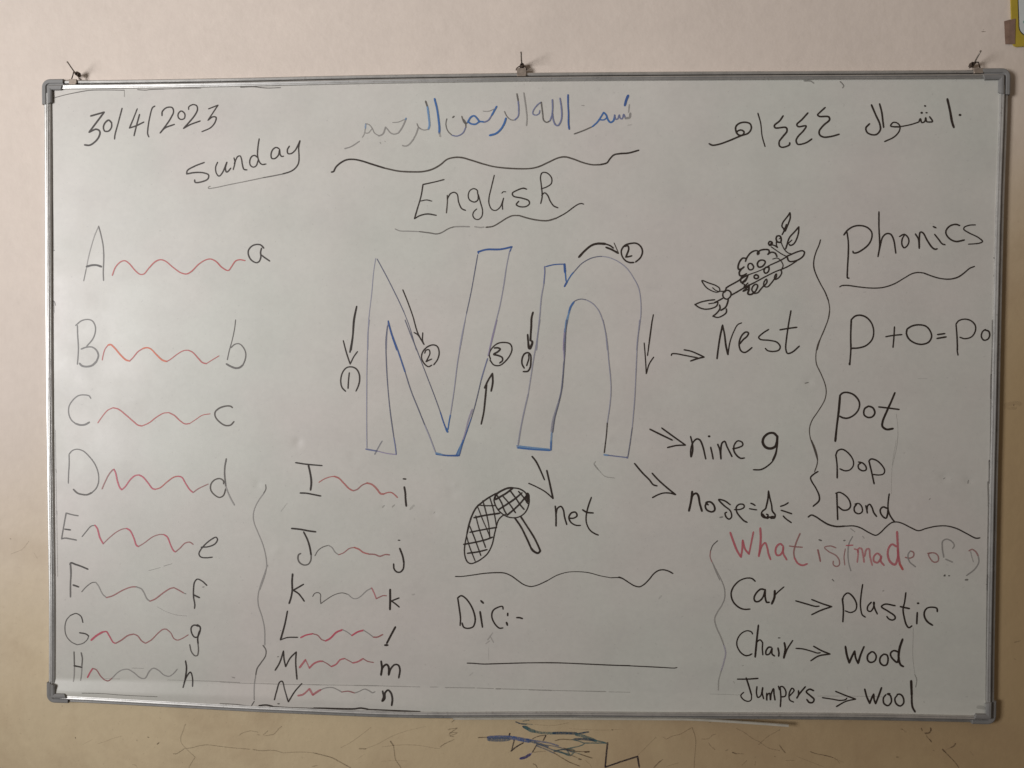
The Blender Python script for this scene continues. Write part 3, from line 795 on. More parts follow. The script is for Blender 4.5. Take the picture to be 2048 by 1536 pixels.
K 2.8 .95|3210,896 3333,871 3478,811 3577,763 3577,763 3443,730 3331,689
# handwritten_word|black handwritten word Nest beside an arrow
K 3.4 .92|3817,735 3836,913 3869,1148 3911,1356 3911,1356 3949,1185 3979,968 4017,814
K 2.4 .92|4017,814 4050,1040 4119,1240 4189,1366 4260,1399
K 3 .92|4226,1005 4300,1096 4362,1150 4388,1213 4343,1231 4281,1186 4228,1077 4221,969 4258,878 4321,851 4392,888 4454,942
K 2.8 .92|4753,1278 4656,1214 4576,1133 4604,1097 4783,1076 4908,1044 4972,963 4946,899 4839,872 4741,889 4699,929
K 3 .92|5158,1625 5117,1369 5085,1117 5074,918 5107,837 5196,864 5319,973
K 3 .92|4962,1273 5101,1297 5269,1321
# smudge|small dent mark near the vertical wavy line
G 2 .5|5436,288 5498,302
# arrow|black double arrow pointing to the word nine
K 3 .95|2590,-588 2772,-677 3008,-789
K 3 .95|2810,-564 2989,-694 3253,-880 3253,-880 3082,-890 2923,-928
# handwritten_word|black handwritten word nine with the numeral 9
K 3 .95|3345,-718 3379,-855 3386,-982 3359,-1101 3350,-983 3388,-836 3460,-763 3514,-780 3569,-889 3630,-1135
K 4 .98|3681,-711 3694,-713
K 3 .95|3718,-915 3742,-1015 3767,-1134
K 3 .95|3848,-859 3886,-959 3911,-1132 3911,-1132 3904,-977 3929,-831 3974,-803 4020,-903 4112,-1085
K 2.8 .95|4128,-939 4218,-920 4307,-873 4297,-819 4216,-792 4154,-866 4147,-975 4202,-1066 4274,-1116 4343,-1110
K 4.4 1|4932,-695 4878,-644 4788,-645 4700,-715 4674,-806 4720,-897 4810,-929 4899,-895 4934,-804 4941,-695
K 2.6 .95|4941,-695 4943,-858 4910,-1022 4858,-1143
K 2.6 .95|4936,-911 4919,-1038 4859,-1166 4752,-1267 4646,-1323 4511,-1328
# handwritten_word|handwritten word Pot
K 4 1|6075,52 6056,-219 6025,-508 6002,-780
K 3.2 .98|6069,61 6122,111 6210,122 6335,72 6426,-53 6419,-180 6341,-289 6218,-353 6129,-345 6075,-318
K 3.4 .98|6595,-128 6525,-179 6518,-287 6590,-337 6669,-322 6712,-250 6675,-160 6604,-128
K 3.8 .98|7068,122 7009,-31 6924,-230 6856,-411 6854,-501 6930,-555 7044,-540
K 3 .98|6781,-141 6958,-161 7149,-185
# smudge|faint vertical scratches below the word Pot
G 1 .25|7101,-265 7132,-517 7128,-788 7055,-1204
G .8 .2|7478,385 7654,390
# scuff|worn dark edge along the right side of the writing surface
G 2 .5|8794,1465 8801,930 8792,465
G 3.2 .6|8796,465 8797,35
G 2.4 .5|8797,35 8807,-862 8808,-1287
K 1.4 .6|8778,-1120 8857,-1119
G 3.4 .5|8791,-1112 8799,-1526
K 3 .4|8776,-1508 8794,-1995 8795,-2536
G 3 .5|8795,-2536 8797,-3079 8796,-3506
K 1.6 .5|8811,-1061 8855,-1061
G 3 .55|8799,-3226 8806,-4223 8811,-4769
G 2.6 .5|8811,-4769 8820,-5588
# handwritten_letter|capital D at the left with its bottom stroke open
G 2.2 .95|-8543,-1171 -8542,-1360 -8555,-1550 -8562,-1730
G 2.2 .95|-8543,-1168 -8475,-1095 -8378,-1070 -8262,-1103 -8147,-1205 -8033,-1355 -7966,-1543 -7967,-1713 -8016,-1827 -8094,-1904
H 3.2 .85|-8094,-1904 -8191,-1947 -8287,-1944 -8384,-1917 -8461,-1848
# wavy_line|red wavy line between capital D and small d
c 2.6 .8|-7895,-1831 -7842,-1712 -7764,-1560 -7687,-1465 -7658,-1449
C 3.2 .8|-7658,-1449 -7625,-1521 -7592,-1671 -7544,-1803 -7506,-1844
C 2.6 .8|-7506,-1844 -7438,-1783 -7341,-1650 -7245,-1569 -7168,-1553
C 2.8 .8|-7168,-1553 -7092,-1590 -6977,-1721 -6901,-1814 -6844,-1827
R 2.4 .8|-6844,-1827 -6748,-1793 -6613,-1679 -6479,-1587 -6393,-1569
C 2.6 .8|-6393,-1569 -6326,-1591 -6250,-1712 -6174,-1824 -6108,-1880
c 2 .8|-6108,-1880 -6002,-1804 -5811,-1713
# handwritten_letter|small d with a long tail at the end of its red wave
H 2.6 .95|-5511,-1708 -5516,-1648 -5582,-1607 -5678,-1627 -5754,-1707 -5764,-1820 -5698,-1913 -5593,-1968 -5517,-1929 -5469,-1797
G 2.8 .9|-5458,-1225 -5487,-1385 -5491,-1535 -5469,-1760
g 2.6 .95|-5469,-1760 -5412,-1909 -5356,-2021 -5303,-2111
# handwritten_letter|capital E at the left edge
G 2.6 .95|-8372,-2358 -8484,-2340 -8609,-2308 -8609,-2308 -8650,-2517 -8704,-2812 -8704,-2812 -8642,-2796 -8526,-2810 -8410,-2831
K 2.8 .8|-8641,-2621 -8525,-2635
# wavy_line|red wavy line between capital E and small e
G 2 .8|-8297,-2763 -8215,-2663 -8118,-2557 -8040,-2537
C 3 .8|-8040,-2537 -7993,-2603 -7945,-2773 -7879,-2895
c 2 .85|-7879,-2895 -7772,-2789 -7617,-2664 -7501,-2605 -7414,-2591
C 3 .8|-7414,-2591 -7347,-2632 -7271,-2782 -7224,-2914 -7185,-2938
c 2 .85|-7185,-2938 -7079,-2874 -6906,-2748 -6771,-2699 -6685,-2698
C 2.6 .8|-6685,-2698 -6618,-2744 -6542,-2923 -6495,-3007 -6457,-3031
c 2.2 .85|-6457,-3031 -6370,-2958 -6274,-2862 -6178,-2838 -6112,-2879
# handwritten_letter|small e at the end of its red wave
K 2.6 .85|-5953,-2933 -5816,-2921 -5682,-2863 -5634,-2777 -5663,-2736 -5739,-2769 -5873,-2875 -5969,-2990 -5998,-3066 -5960,-3122 -5855,-3135 -5737,-3122
# handwritten_letter|capital F at the left
G 2.6 .95|-8534,-3313 -8527,-3465 -8528,-3610
K 3.2 .85|-8540,-3304 -8520,-3275 -8433,-3302 -8307,-3344 -8186,-3393
G 2.6 .95|-8531,-3292 -8520,-3444 -8534,-3672 -8536,-3939
K 3.4 .8|-8480,-3706 -8373,-3740
# smudge|faint dashed grey line right of the small e
g 1.2 .5|-6986,-3402 -6871,-3372 -6755,-3338
g 1.2 .5|-6688,-3309 -6525,-3259
# scuff|dark dotted line down the left edge of the writing surface
G 1.2 .35|-8810,-702 -8806,-1458 -8797,-2215 -8793,-2785 -8788,-3546
K 1.4 .4|-8806,-1458 -8797,-1524
K 1.2 .4|-8793,-2272 -8790,-2348
# wavy_line|thin grey vertical wavy line between the two letter columns
G 2 .95|-4695,-1714 -4690,-1793 -4738,-1887
g 1.9 1|-4738,-1887 -4833,-2019 -4909,-2170 -4938,-2321 -4919,-2452 -4853,-2620 -4759,-2845 -4703,-3051 -4680,-3238 -4694,-3370 -4742,-3541 -4818,-3742
g 2 .95|-4665,-3257 -4722,-3427 -4808,-3674 -4850,-3863 -4843,-4033 -4772,-4258 -4725,-4484 -4720,-4806
G 2.2 .95|-4754,-4810 -4698,-4900 -4707,-5014 -4793,-5148 -4870,-5263 -4899,-5397
g 2 .95|-4899,-5397 -4923,-5566 -4910,-5850
G 2 .8|-4910,-5878 -4971,-5980
# handwritten_letter|capital I at the top of the second column
K 2.8 .95|-4113,-1285 -3905,-1313 -3604,-1336
K 3.6 .95|-3868,-1331 -3840,-1447 -3815,-1596 -3812,-1689 -3827,-1805
K 3 .95|-4025,-1864 -3906,-1868 -3755,-1894 -3631,-1917
# wavy_line|red wavy line between capital I and small i
R 2 .6|-3665,-1656 -3567,-1593 -3454,-1551 -3369,-1539
R 3 .62|-3369,-1539 -3285,-1571 -3191,-1663 -3079,-1774 -3004,-1810
c 2.2 .8|-3004,-1810 -2929,-1782 -2835,-1700 -2741,-1658
R 3.4 .58|-2741,-1658 -2648,-1685 -2554,-1768 -2479,-1860 -2423,-1865
R 2.6 .6|-2423,-1865 -2348,-1836 -2274,-1835 -2217,-1872 -2158,-1927
# handwritten_letter|thick small i at the end of its red wave
K 3 .95|-2046,-1572 -1998,-1575
K 4 .95|-2027,-1728 -2008,-1836 -2003,-1947 -1989,-2087
# handwritten_letter|capital J in the second column
K 3.2 .95|-4194,-2546 -4020,-2562 -3869,-2588 -3728,-2605
K 3.4 .95|-3960,-2612 -3888,-2757 -3842,-2906 -3817,-3056
G 2.8 .95|-3817,-3056 -3823,-3150 -3870,-3226 -3955,-3246 -4040,-3200 -4072,-3126 -4059,-3050 -4021,-3025
# wavy_line|red grey wavy line between capital J and small j
G 1.8 .8|-3744,-3065 -3681,-2960 -3587,-2893 -3483,-2860
g 2 .85|-3483,-2860 -3417,-2900 -3352,-2993 -3286,-3039
c 2 .85|-3286,-3039 -3192,-3000 -3079,-2914 -2985,-2894
R 3.2 .62|-2985,-2894 -2891,-2930 -2816,-2985 -2703,-3017
c 2.6 .75|-2703,-3017 -2591,-3023 -2497,-3055 -2385,-3020 -2310,-3026
# handwritten_letter|small j at the end of its wavy line
K 2.4 .9|-2142,-2743 -2112,-2745
K 3.4 .92|-2113,-2900 -2057,-3049 -2033,-3179
K 3 .92|-2033,-3179 -2047,-3291 -2104,-3352 -2169,-3350 -2220,-3294 -2231,-3197
# handwritten_letter|capital K in the second column
K 3.4 .95|-4173,-3428 -4188,-3551 -4183,-3731
K 3.4 .95|-4178,-3423 -4186,-3588 -4183,-3739 -4211,-3890 -4244,-3990
K 3 .95|-3965,-3617 -4069,-3680 -4164,-3735 -4164,-3735 -4069,-3793 -4003,-3868 -3952,-3942
# smudge|small grey smears around the small i
G 3 .25|-2442,-2121 -2413,-2087
G 3 .25|-2255,-2109 -2217,-2071
G 4 .15|-1918,-2151 -1844,-2076
G 2 .2|-1462,-2220 -1443,-2192
G 2 .15|-4398,-2220 -4284,-2069
# drawing|black drawing of a hand net with a crosshatched bag
K 3 .92|324,-1827 297,-1993 334,-1919 333,-1845 296,-1818
K 2.6 .92|38,-1719 148,-1733 241,-1781 287,-1836 269,-1938
K 2.6 .92|315,-1845 343,-1937 325,-2067 271,-2179 188,-2254
K 3.2 .9|315,-1845 315,-1818
K 2.6 .9|188,-2254 96,-2283 -15,-2281 -107,-2249 -219,-2167 -293,-2056 -321,-1946 -294,-1871 -257,-1834
K 4 .9|-312,-1927 -275,-1843 -165,-1768 -54,-1724 38,-1719
K 3.6 .9|38,-1719 -91,-1822 -201,-1888 -293,-1945
K 3.2 .92|-275,-1825 -423,-1910 -552,-2004 -654,-2098 -736,-2248 -791,-2416 -832,-2602
K 2.4 .9|-832,-2602 -864,-2770 -879,-2919 -863,-3049 -817,-3142 -752,-3169 -659,-3139 -548,-3072 -437,-2968 -354,-2800 -309,-2595 -273,-2446 -236,-2334 -172,-2259 -107,-2225
K 2.6 .9|-626,-2051 -496,-2063 -311,-2060
K 3.4 .9|-699,-2294 -496,-2248 -218,-2204
K 3 .9|-776,-2573 -550,-2524 -273,-2473
K 3.2 .9|-892,-2804 -660,-2758 -475,-2709 -350,-2660
K 3 .9|-823,-2974 -623,-2943 -452,-2898
K 2.2 .85|-841,-2639 -790,-2825 -734,-2973 -674,-3121
K 2.4 .85|-782,-2453 -698,-2656 -623,-2859 -567,-3013
K 2.4 .85|-668,-2256 -606,-2487 -531,-2709 -478,-2857
K 1.8 .85|-626,-2098 -532,-2338 -458,-2504 -398,-2652
K 2.2 .85|-534,-1967 -468,-2207 -421,-2429 -398,-2670
K 2.2 .85|-401,-1909 -339,-2113 -296,-2316 -273,-2464
K 2.6 .88|-275,-1852 -182,-1999 -126,-2147 -70,-2239
K 2.6 .88|-155,-1879 -35,-2016 86,-2191
K 2.6 .88|-17,-1775 94,-1922 168,-2032 246,-2124
K 2.6 .88|139,-1783 241,-1902 316,-2012
K 3.4 .88|-237,-2134 -71,-2026 76,-1922 204,-1810
K 3.2 .88|-70,-2235 77,-2107 187,-1995 287,-1864
K 3 .95|68,-2283 189,-2458 301,-2679 385,-2863
K 3.2 .95|179,-2254 300,-2438 430,-2640 514,-2806 557,-2907
K 3.8 .95|557,-2907 514,-2950 431,-2914 385,-2863
# arrow|black double arrow pointing down to the word net
K 3 .95|393,-1121 468,-1216 551,-1381 629,-1561
K 3.4 .95|671,-1383 718,-1582 790,-1910
K 2.4 .95|790,-1910 645,-1786 480,-1695 332,-1629
# handwritten_word|black handwritten word net
K 3.2 .95|835,-2057 850,-2227 852,-2430
K 3 .95|850,-2208 877,-2097 941,-2059 987,-2123 1012,-2262 1054,-2400
K 3 .95|1089,-2279 1181,-2278 1245,-2231 1217,-2167 1144,-2177 1093,-2261 1127,-2353 1219,-2410 1310,-2415
K 2.8 .95|1511,-1882 1454,-2053 1415,-2256 1429,-2385 1494,-2505 1586,-2568 1645,-2591
K 3.2 .95|1349,-2119 1428,-2164 1547,-2175
# wavy_line|thin black wavy line above the word Dic
K 2.2 .85|-1048,-3419 -937,-3418 -751,-3392 -491,-3351 -269,-3334 -121,-3339 9,-3389 139,-3480 250,-3553 380,-3588 509,-3558 693,-3471
K 1.7 .8|693,-3471 876,-3366 1060,-3307 1243,-3291 1464,-3306 1703,-3365 1886,-3396
K 2 .85|1886,-3396 2051,-3393 2161,-3437 2249,-3497
K 2.4 .9|2039,-3378 2097,-3400 2226,-3481 2336,-3543 2428,-3557 2509,-3513 2609,-3409 2699,-3297 2789,-3240 2880,-3230 2971,-3256 3044,-3295
# arrow|black double arrow pointing to the word nose
K 3 .95|2311,-1233 2462,-1411 2590,-1538 2664,-1629 2733,-1650
K 3 .95|2640,-1413 2754,-1536 2918,-1681 3079,-1811
K 2.8 .95|3079,-1811 2992,-1786 2865,-1782 2756,-1815 2653,-1871
# handwritten_word|black handwritten word nose ending in an equals sign
K 4 .98|3386,-1749 3370,-1914 3331,-2112
K 3.6 .98|3370,-1914 3400,-1813 3463,-1781 3499,-1821 3528,-1967 3571,-2113
K 3.4 .98|3660,-1943 3632,-2021 3665,-2093 3756,-2125 3806,-2092 3790,-2000 3717,-1937 3645,-1956 3682,-1992
K 2.8 .95|4093,-1987 3988,-1915 3879,-1893 3971,-1998 4098,-2106 4118,-2216 4073,-2257 4019,-2217 4000,-2144 4026,-2129
K 2.8 .95|4170,-2078 4278,-2071 4349,-2030 4340,-1984 4259,-1976 4205,-2031 4216,-2123 4280,-2214 4353,-2286 4407,-2312
K 2.8 .95|4471,-1955 4511,-1969 4550,-1996
K 2.8 .95|4449,-2056 4512,-2068 4580,-2076
# drawing|small black drawing of a nose with scent lines
K 3 .98|4794,-1723 4787,-1860 4762,-1988 4745,-2052 4683,-2108 4671,-2172 4711,-2217 4765,-2222 4792,-2170 4764,-2156
K 3 .98|4794,-1723 4823,-1859 4855,-1987 4871,-2096 4923,-2168 4909,-2223 4855,-2224 4810,-2206 4784,-2234 4729,-2198 4693,-2153
K 2.6 .98|4783,-2225 4891,-2196 4918,-2223 4846,-2233
K 2.8 .95|5019,-2006 5103,-1974 5159,-1937
K 2.8 .95|5032,-2079 5122,-2107 5225,-2141
K 2.8 .95|5070,-2185 5124,-2239 5220,-2307
# smudge|grey smear under the letter s of nose
G 3.4 .45|3905,-2228 3955,-2218
# handwritten_word|fading red word What
X 4 .78|4100,-2509 4159,-2673 4234,-2856 4304,-2965
X 3.6 .78|4304,-2965 4324,-2818 4330,-2652 4330,-2652 4378,-2817 4451,-2907
X 3.2 .72|4451,-2907 4484,-2724 4526,-2494
X 4 .76|4651,-2419 4663,-2593 4648,-2831 4631,-2945
X 3.4 .72|4640,-2904 4683,-2757 4745,-2692 4782,-2774 4811,-2902 4848,-3002
X 3.4 .74|5069,-2742 5023,-2706 4961,-2753 4936,-2845 4963,-2918 5017,-2917 5070,-2843 5078,-2760 5078,-2760 5080,-2879 5144,-3003
c 2.8 .7|5382,-2509 5310,-2693 5273,-2858 5287,-2967
X 3.4 .7|5287,-2967 5351,-3067 5441,-3102 5521,-3073
c 2.4 .75|5189,-2744 5293,-2757 5427,-2764
# wavy_line|faded grey vertical wavy line left of the red question
G 2 .85|3867,-2665 3781,-2752 3737,-2863
c 2 .65|3737,-2863 3733,-2974 3776,-3083
g 1.6 .8|3776,-3083 3841,-3248 3916,-3405
g 1.8 .85|3776,-3082 3859,-3241 3961,-3442 4008,-3588 4007,-3754 3958,-3884
g 2.6 .5|3958,-3884 3869,-4033 3830,-4144 3863,-4292 3946,-4474 4003,-4621
v 2.8 .4|4003,-4621 4041,-4768 4015,-4935 3963,-5121
g 2.2 .4|3963,-5121 3920,-5289 3913,-5485
# bracket|black curly stroke left of the words Pop and Pond
K 2.8 .95|5694,-1349 5618,-1399 5562,-1463 5585,-1536 5658,-1653 5723,-1798 5724,-1889 5618,-1996
# handwritten_word|handwritten word Pop
K 3 .98|6014,-1032 6040,-1213 6047,-1463
K 2.8 .98|6014,-1041 6048,-959 6128,-931 6235,-993 6326,-1119 6337,-1228 6276,-1310 6187,-1329 6094,-1294
K 2.8 .98|6428,-1163 6505,-1181 6568,-1252 6569,-1307 6507,-1326 6435,-1281 6429,-1218 6478,-1176
K 3 .98|6619,-1143 6667,-1333 6720,-1564
K 2.8 .98|6619,-1143 6654,-1107 6743,-1124 6842,-1204 6906,-1312 6889,-1376 6810,-1400 6694,-1391
# handwritten_word|handwritten word Pond touching the wavy line
K 3 .98|6043,-1748 6055,-1994 6068,-2239
K 2.8 .98|6025,-1749 6087,-1730 6194,-1783 6276,-1882 6296,-1991 6252,-2049 6163,-2060 6070,-1994
K 2.8 .98|6378,-1944 6446,-1934 6504,-1997 6510,-2088 6449,-2125 6377,-2090 6367,-2008 6410,-1944
K 3 .98|6574,-1973 6593,-2041 6605,-2110
K 2.8 .98|6599,-2050 6606,-1978 6645,-1946 6687,-2004 6724,-2103 6774,-2170
K 2.8 .98|6962,-2018 6890,-1992 6841,-2038 6848,-2111 6902,-2182 6947,-2200 6972,-2127 6979,-2018
K 2.8 .98|6996,-1750 6982,-1873 6979,-2018 7008,-2127 7062,-2217 7104,-2267
# wavy_line|black wavy line beneath the word Pond
K 3 .95|5529,-2197 5585,-2160 5666,-2190 5774,-2262 5900,-2333 6043,-2367 6203,-2359
K 2.4 .92|6203,-2359 6364,-2353 6489,-2388 6632,-2468 6766,-2521 6845,-2474 6950,-2363 7055,-2280 7161,-2270 7267,-2304 7410,-2375 7535,-2424 7675,-2380 7868,-2336 8044,-2330 8221,-2373 8399,-2461 8576,-2548 8646,-2542
# handwritten_word|fading red word is
G 3 .7|5735,-2621 5776,-2635
c 3 .75|5715,-2810 5739,-2910 5764,-3023
c 2.4 .6|6042,-2765 5942,-2733 5835,-2762 5908,-2834 6052,-2914 6107,-2995 6108,-3087 6055,-3115 6001,-3079 6000,-3015
# handwritten_word|faded word it with a red crossbar
G 2.6 .7|6186,-2629 6208,-2625
c 2 .6|6214,-2784 6195,-2939 6211,-3085
g 2.2 .8|6345,-2550 6280,-2683 6265,-2902 6286,-3065 6323,-3192
X 2.6 .7|6232,-2720 6351,-2712
# handwritten_word|fading red word made
X 3 .5|6379,-2781 6442,-2808 6437,-3026
X 3.4 .5|6443,-2844 6459,-2771 6504,-2770 6541,-2897 6561,-3024
X 3.4 .5|6568,-2915 6602,-2787 6646,-2777 6666,-2913 6709,-3077
X 3.6 .58|6870,-2910 6798,-2857 6737,-2921 6738,-3003 6801,-3030 6862,-2956 6870,-2910 6863,-3001 6923,-3077
X 4 .65|7142,-2724 7061,-2685 7001,-2763 6990,-2890 7040,-3017 7121,-3061 7172,-2924 7169,-2778
X 4.2 .68|7150,-2451 7164,-2651 7180,-2887 7209,-3050
R 4 .9|7209,-3050 7264,-3149
c 2.6 .65|7305,-2921 7384,-2938 7455,-2901 7453,-2828 7400,-2802
g 2.4 .8|7400,-2802 7357,-2866 7377,-2993 7493,-3097
# handwritten_word|faded grey word of
c 2.6 .6|7780,-2832 7728,-2851 7755,-2932 7827,-3004 7898,-2985 7905,-2903 7851,-2840 7780,-2832 7710,-2842
g 2.6 .7|8161,-2745 8188,-2690 8146,-2618 8049,-2574 7979,-2612 7972,-2729 8002,-2910
g 3 .55|8038,-2946 8162,-2998
# question_mark|faded red and grey question mark
c 2.8 .55|8457,-2785 8510,-2757 8581,-2802 8626,-2882
g 2.6 .8|8626,-2882 8637,-2991 8569,-3119 8422,-3244
G 4 .55|8406,-3324 8441,-3320
g 2 .4|8484,-2794 8512,-2902 8540,-2992
# smudge|grey dots
G 3.4 .5|8019,-3251 8033,-3255
G 2.4 .6|8096,-3254 8114,-3253
# smudge|grey smears beneath the wavy line at the right
g 2 .4|6302,-2400 6383,-2462
g 2 .4|6527,-2542 6554,-2578
g 2 .5|5987,-3354 6014,-3390
G 1 .2|7108,-750 7053,-1112 7032,-1474 7037,-1745
G 2 .35|7979,-1459 8002,-1441
G 2.6 .3|8417,-1534 8430,-1485
G 2 .3|7722,-1846 7739,-1824
# wavy_line|grey and red wavy line between capital F and small f
G 1.8 .8|-8312,-3836 -8228,-3743 -8111,-3656 -8034,-3645
g 2.2 .8|-8034,-3645 -7976,-3720 -7900,-3871 -7823,-3940
c 2.4 .9|-7823,-3940 -7707,-3905 -7494,-3788 -7339,-3728 -7233,-3719
g 2.6 .75|-7233,-3719 -7128,-3763 -7070,-3856 -7023,-3951 -6965,-3995
c 2.4 .95|-6965,-3995 -6859,-3948 -6705,-3831 -6570,-3744 -6494,-3723
c 2.2 .8|-6494,-3723 -6398,-3769 -6302,-3824
G 1.6 .7|-6283,-3830 -6255,-3841
# handwritten_letter|small f at the end of its wavy line
K 2.6 .85|-5846,-3669 -5938,-3587 -6033,-3551 -6087,-3613 -6107,-3745 -6107,-3897 -6083,-4048 -6089,-4120
K 3.2 .85|-6102,-3859 -5993,-3908
G 1.4 .7|-5929,-3704 -5900,-3698
# handwritten_letter|capital G at the left
K 2.4 .85|-8292,-4434 -8329,-4317 -8426,-4261 -8543,-4302
G 2 .95|-8543,-4302 -8621,-4398 -8652,-4552 -8624,-4704 -8528,-4817 -8412,-4872
G 2 .95|-8412,-4872 -8295,-4841 -8207,-4763 -8181,-4695
K 2.6 .85|-8181,-4695 -8235,-4658 -8361,-4636
# wavy_line|red wavy line between capital G and small g
C 4 .8|-8130,-4775 -8022,-4683 -7905,-4614
C 2.8 .75|-7905,-4614 -7828,-4603 -7771,-4687 -7694,-4810 -7646,-4828
c 2.6 .9|-7646,-4828 -7539,-4768 -7403,-4671 -7287,-4640
c 2.2 .85|-7287,-4640 -7210,-4676 -7134,-4770 -7057,-4816
c 2.2 .9|-7057,-4816 -6941,-4747 -6806,-4611 -6709,-4537 -6642,-4532
c 2 .8|-6642,-4532 -6556,-4607 -6499,-4710 -6432,-4741 -6345,-4713 -6215,-4634
# handwritten_letter|small g with a dark round bowl at the left
K 3 .88|-6018,-4464 -6095,-4442 -6152,-4485 -6153,-4580 -6096,-4674 -6038,-4673 -5990,-4577 -5980,-4482 -6037,-4435
K 3 .88|-5996,-4558 -6029,-4691 -6024,-4805
G 2.2 .9|-6024,-4805 -6017,-4938 -6040,-5033 -6088,-5038 -6155,-4960 -6187,-4824
# handwritten_letter|faded capital H at the lower left
G 2.2 .95|-8475,-5011 -8470,-5275
g 2.2 .8|-8470,-5275 -8475,-5447 -8487,-5588
G 2.6 .85|-8332,-5027 -8311,-5137 -8322,-5291
g 2.2 .8|-8322,-5291 -8329,-5425 -8347,-5567
K 3 .82|-8474,-5284 -8322,-5310
# wavy_line|wavy line between capital H and small h fading to grey
C 3.4 .75|-8210,-5508 -8154,-5402 -8105,-5330
c 2.4 .8|-8105,-5330 -8037,-5352 -7951,-5474 -7874,-5549
c 2.4 .8|-7874,-5549 -7795,-5565 -7719,-5507
g 2.2 .95|-7719,-5507 -7602,-5390 -7505,-5340 -7408,-5332 -7293,-5393 -7158,-5495 -7071,-5497 -6984,-5358 -6906,-5299 -6810,-5335 -6695,-5428 -6599,-5450 -6522,-5405 -6435,-5308
g 1.2 .4|-7331,-5304 -7099,-5307
# handwritten_letter|small h at the lower left
K 3 .85|-6271,-5143 -6252,-5266 -6269,-5438 -6311,-5654
K 2.8 .82|-6300,-5570 -6244,-5437 -6176,-5360 -6142,-5435 -6128,-5628
# crease|long faint horizontal crease line near the bottom edge
g 1.2 .5|-7874,-5526 -7564,-5523
g 1.2 .4|-6638,-5522 -6254,-5523
g 1.3 .6|-6254,-5523 -5679,-5530 -5205,-5540
g 1.2 .5|-5596,-5541 -5252,-5552 -4775,-5553
G 1.4 .4|-4775,-5553 -4261,-5557 -3788,-5552
G 1.8 .45|-3788,-5552 -3636,-5553
G 1.3 .4|-3636,-5553 -2975,-5549
G 2 .45|-2975,-5549 -2523,-5547
G 1.3 .4|-2523,-5547 -1719,-5552
G 1.4 .3|-1527,-5549 -1378,-5547
G 1.6 .4|-1237,-5553 -668,-5549
G 1.5 .4|-631,-5550 -315,-5552
G 2.4 .5|-268,-5555 -184,-5555
G 1.4 .4|-184,-5555 335,-5554
G 2.2 .45|354,-5559 780,-5563
G 1.4 .4|780,-5563 1444,-5563
G 1.8 .4|1444,-5563 1812,-5562
g 1.2 .5|1867,-5566 2267,-5564
G 1.2 .25|3762,-5564 4125,-5565 4360,-5569
g 1.2 .4|5748,-5554 6465,-5541 7000,-5543
# stray_line|thin dark line along the bottom left edge
G 1.2 .6|-8292,-5796 -7886,-5796 -7500,-5816 -7115,-5826 -6807,-5832
# smudge|faint grey arcs beneath the small f
g 1.2 .3|-6822,-4099 -6650,-4191 -6439,-4253 -6247,-4269
G 2 .12|-5372,-5438 -5315,-5452
# wavy_line|mostly grey wavy line between capital K and small k
G 1.8 .85|-3789,-3849 -3748,-3788 -3682,-3772 -3638,-3805 -3638,-3899 -3631,-3984 -3631,-3984 -3540,-3916 -3371,-3810 -3220,-3770 -3107,-3796
g 1.9 .95|-3107,-3796 -3013,-3870 -2938,-3874 -2862,-3829 -2750,-3724 -2652,-3666
X 2.6 .55|-2652,-3666 -2609,-3750 -2562,-3871
c 2.2 .85|-2562,-3871 -2487,-3832 -2430,-3809 -2365,-3812
# handwritten_letter|small k at the end of its wavy line
K 3.8 .92|-2296,-3689 -2295,-3876 -2299,-4073
K 2.8 .92|-2127,-3849 -2271,-3909 -2271,-3909 -2187,-3968 -2121,-4023
# handwritten_letter|capital L in the second column
K 3.2 .92|-4278,-4140 -4326,-4382 -4412,-4696
K 2.4 .9|-4412,-4696 -4279,-4650 -4080,-4642
# wavy_line|red wavy line between capital L and small l
C 3 .85|-4020,-4647 -3919,-4597 -3787,-4567
c 2.2 .85|-3787,-4567 -3692,-4597 -3617,-4675 -3541,-4702
C 3.4 .82|-3541,-4702 -3447,-4649 -3333,-4534 -3211,-4479
g 2 .9|-3211,-4479 -3126,-4520 -3032,-4588
C 3.2 .85|-3032,-4588 -2919,-4516 -2806,-4482
g 2 .9|-2806,-4482 -2712,-4541 -2618,-4611
c 2.8 .9|-2618,-4611 -2542,-4609 -2439,-4558
# handwritten_letter|small l drawn as a thick slanted stroke
K 3.8 .95|-2195,-4409 -2280,-4570 -2358,-4722
K 4.4 .95|-2392,-4760 -2345,-4760
# smudge|tiny dots left of the letters L, M and N
G 1.6 .6|-4415,-4520 -4406,-4520
G 1.8 .55|-4474,-5028 -4451,-5024
G 3 .6|-4451,-5915 -4421,-5916
G 3 .15|-1869,-3784 -1831,-3774
G 2.4 .2|-5347,-5444 -5309,-5453
# handwritten_letter|capital M in the second column
K 2.8 .82|-4518,-5288 -4432,-5141 -4356,-4912 -4356,-4912 -4346,-5063 -4315,-5214 -4315,-5214 -4223,-5042 -4109,-4926 -4109,-4926 -4119,-5134 -4095,-5452
# wavy_line|red wavy line between capital M and small m
X 4 .65|-4043,-5227 -3929,-5074
X 2.6 .5|-3929,-5074 -3892,-5148 -3854,-5233
X 3.6 .7|-3854,-5233 -3768,-5146 -3674,-5102 -3598,-5095
c 2 .75|-3598,-5095 -3523,-5132 -3428,-5196
X 2.8 .7|-3428,-5196 -3334,-5147 -3258,-5060 -3173,-5034
c 2 .75|-3173,-5034 -3088,-5076 -3013,-5117
X 3 .65|-3013,-5117 -2919,-5091 -2815,-5029
c 2.2 .75|-2815,-5029 -2730,-5078 -2614,-5100
# handwritten_letter|small m at the end of its red wave
K 3.8 .88|-2467,-5073 -2452,-5213 -2470,-5342 -2439,-5194 -2364,-5133 -2326,-5173 -2320,-5333
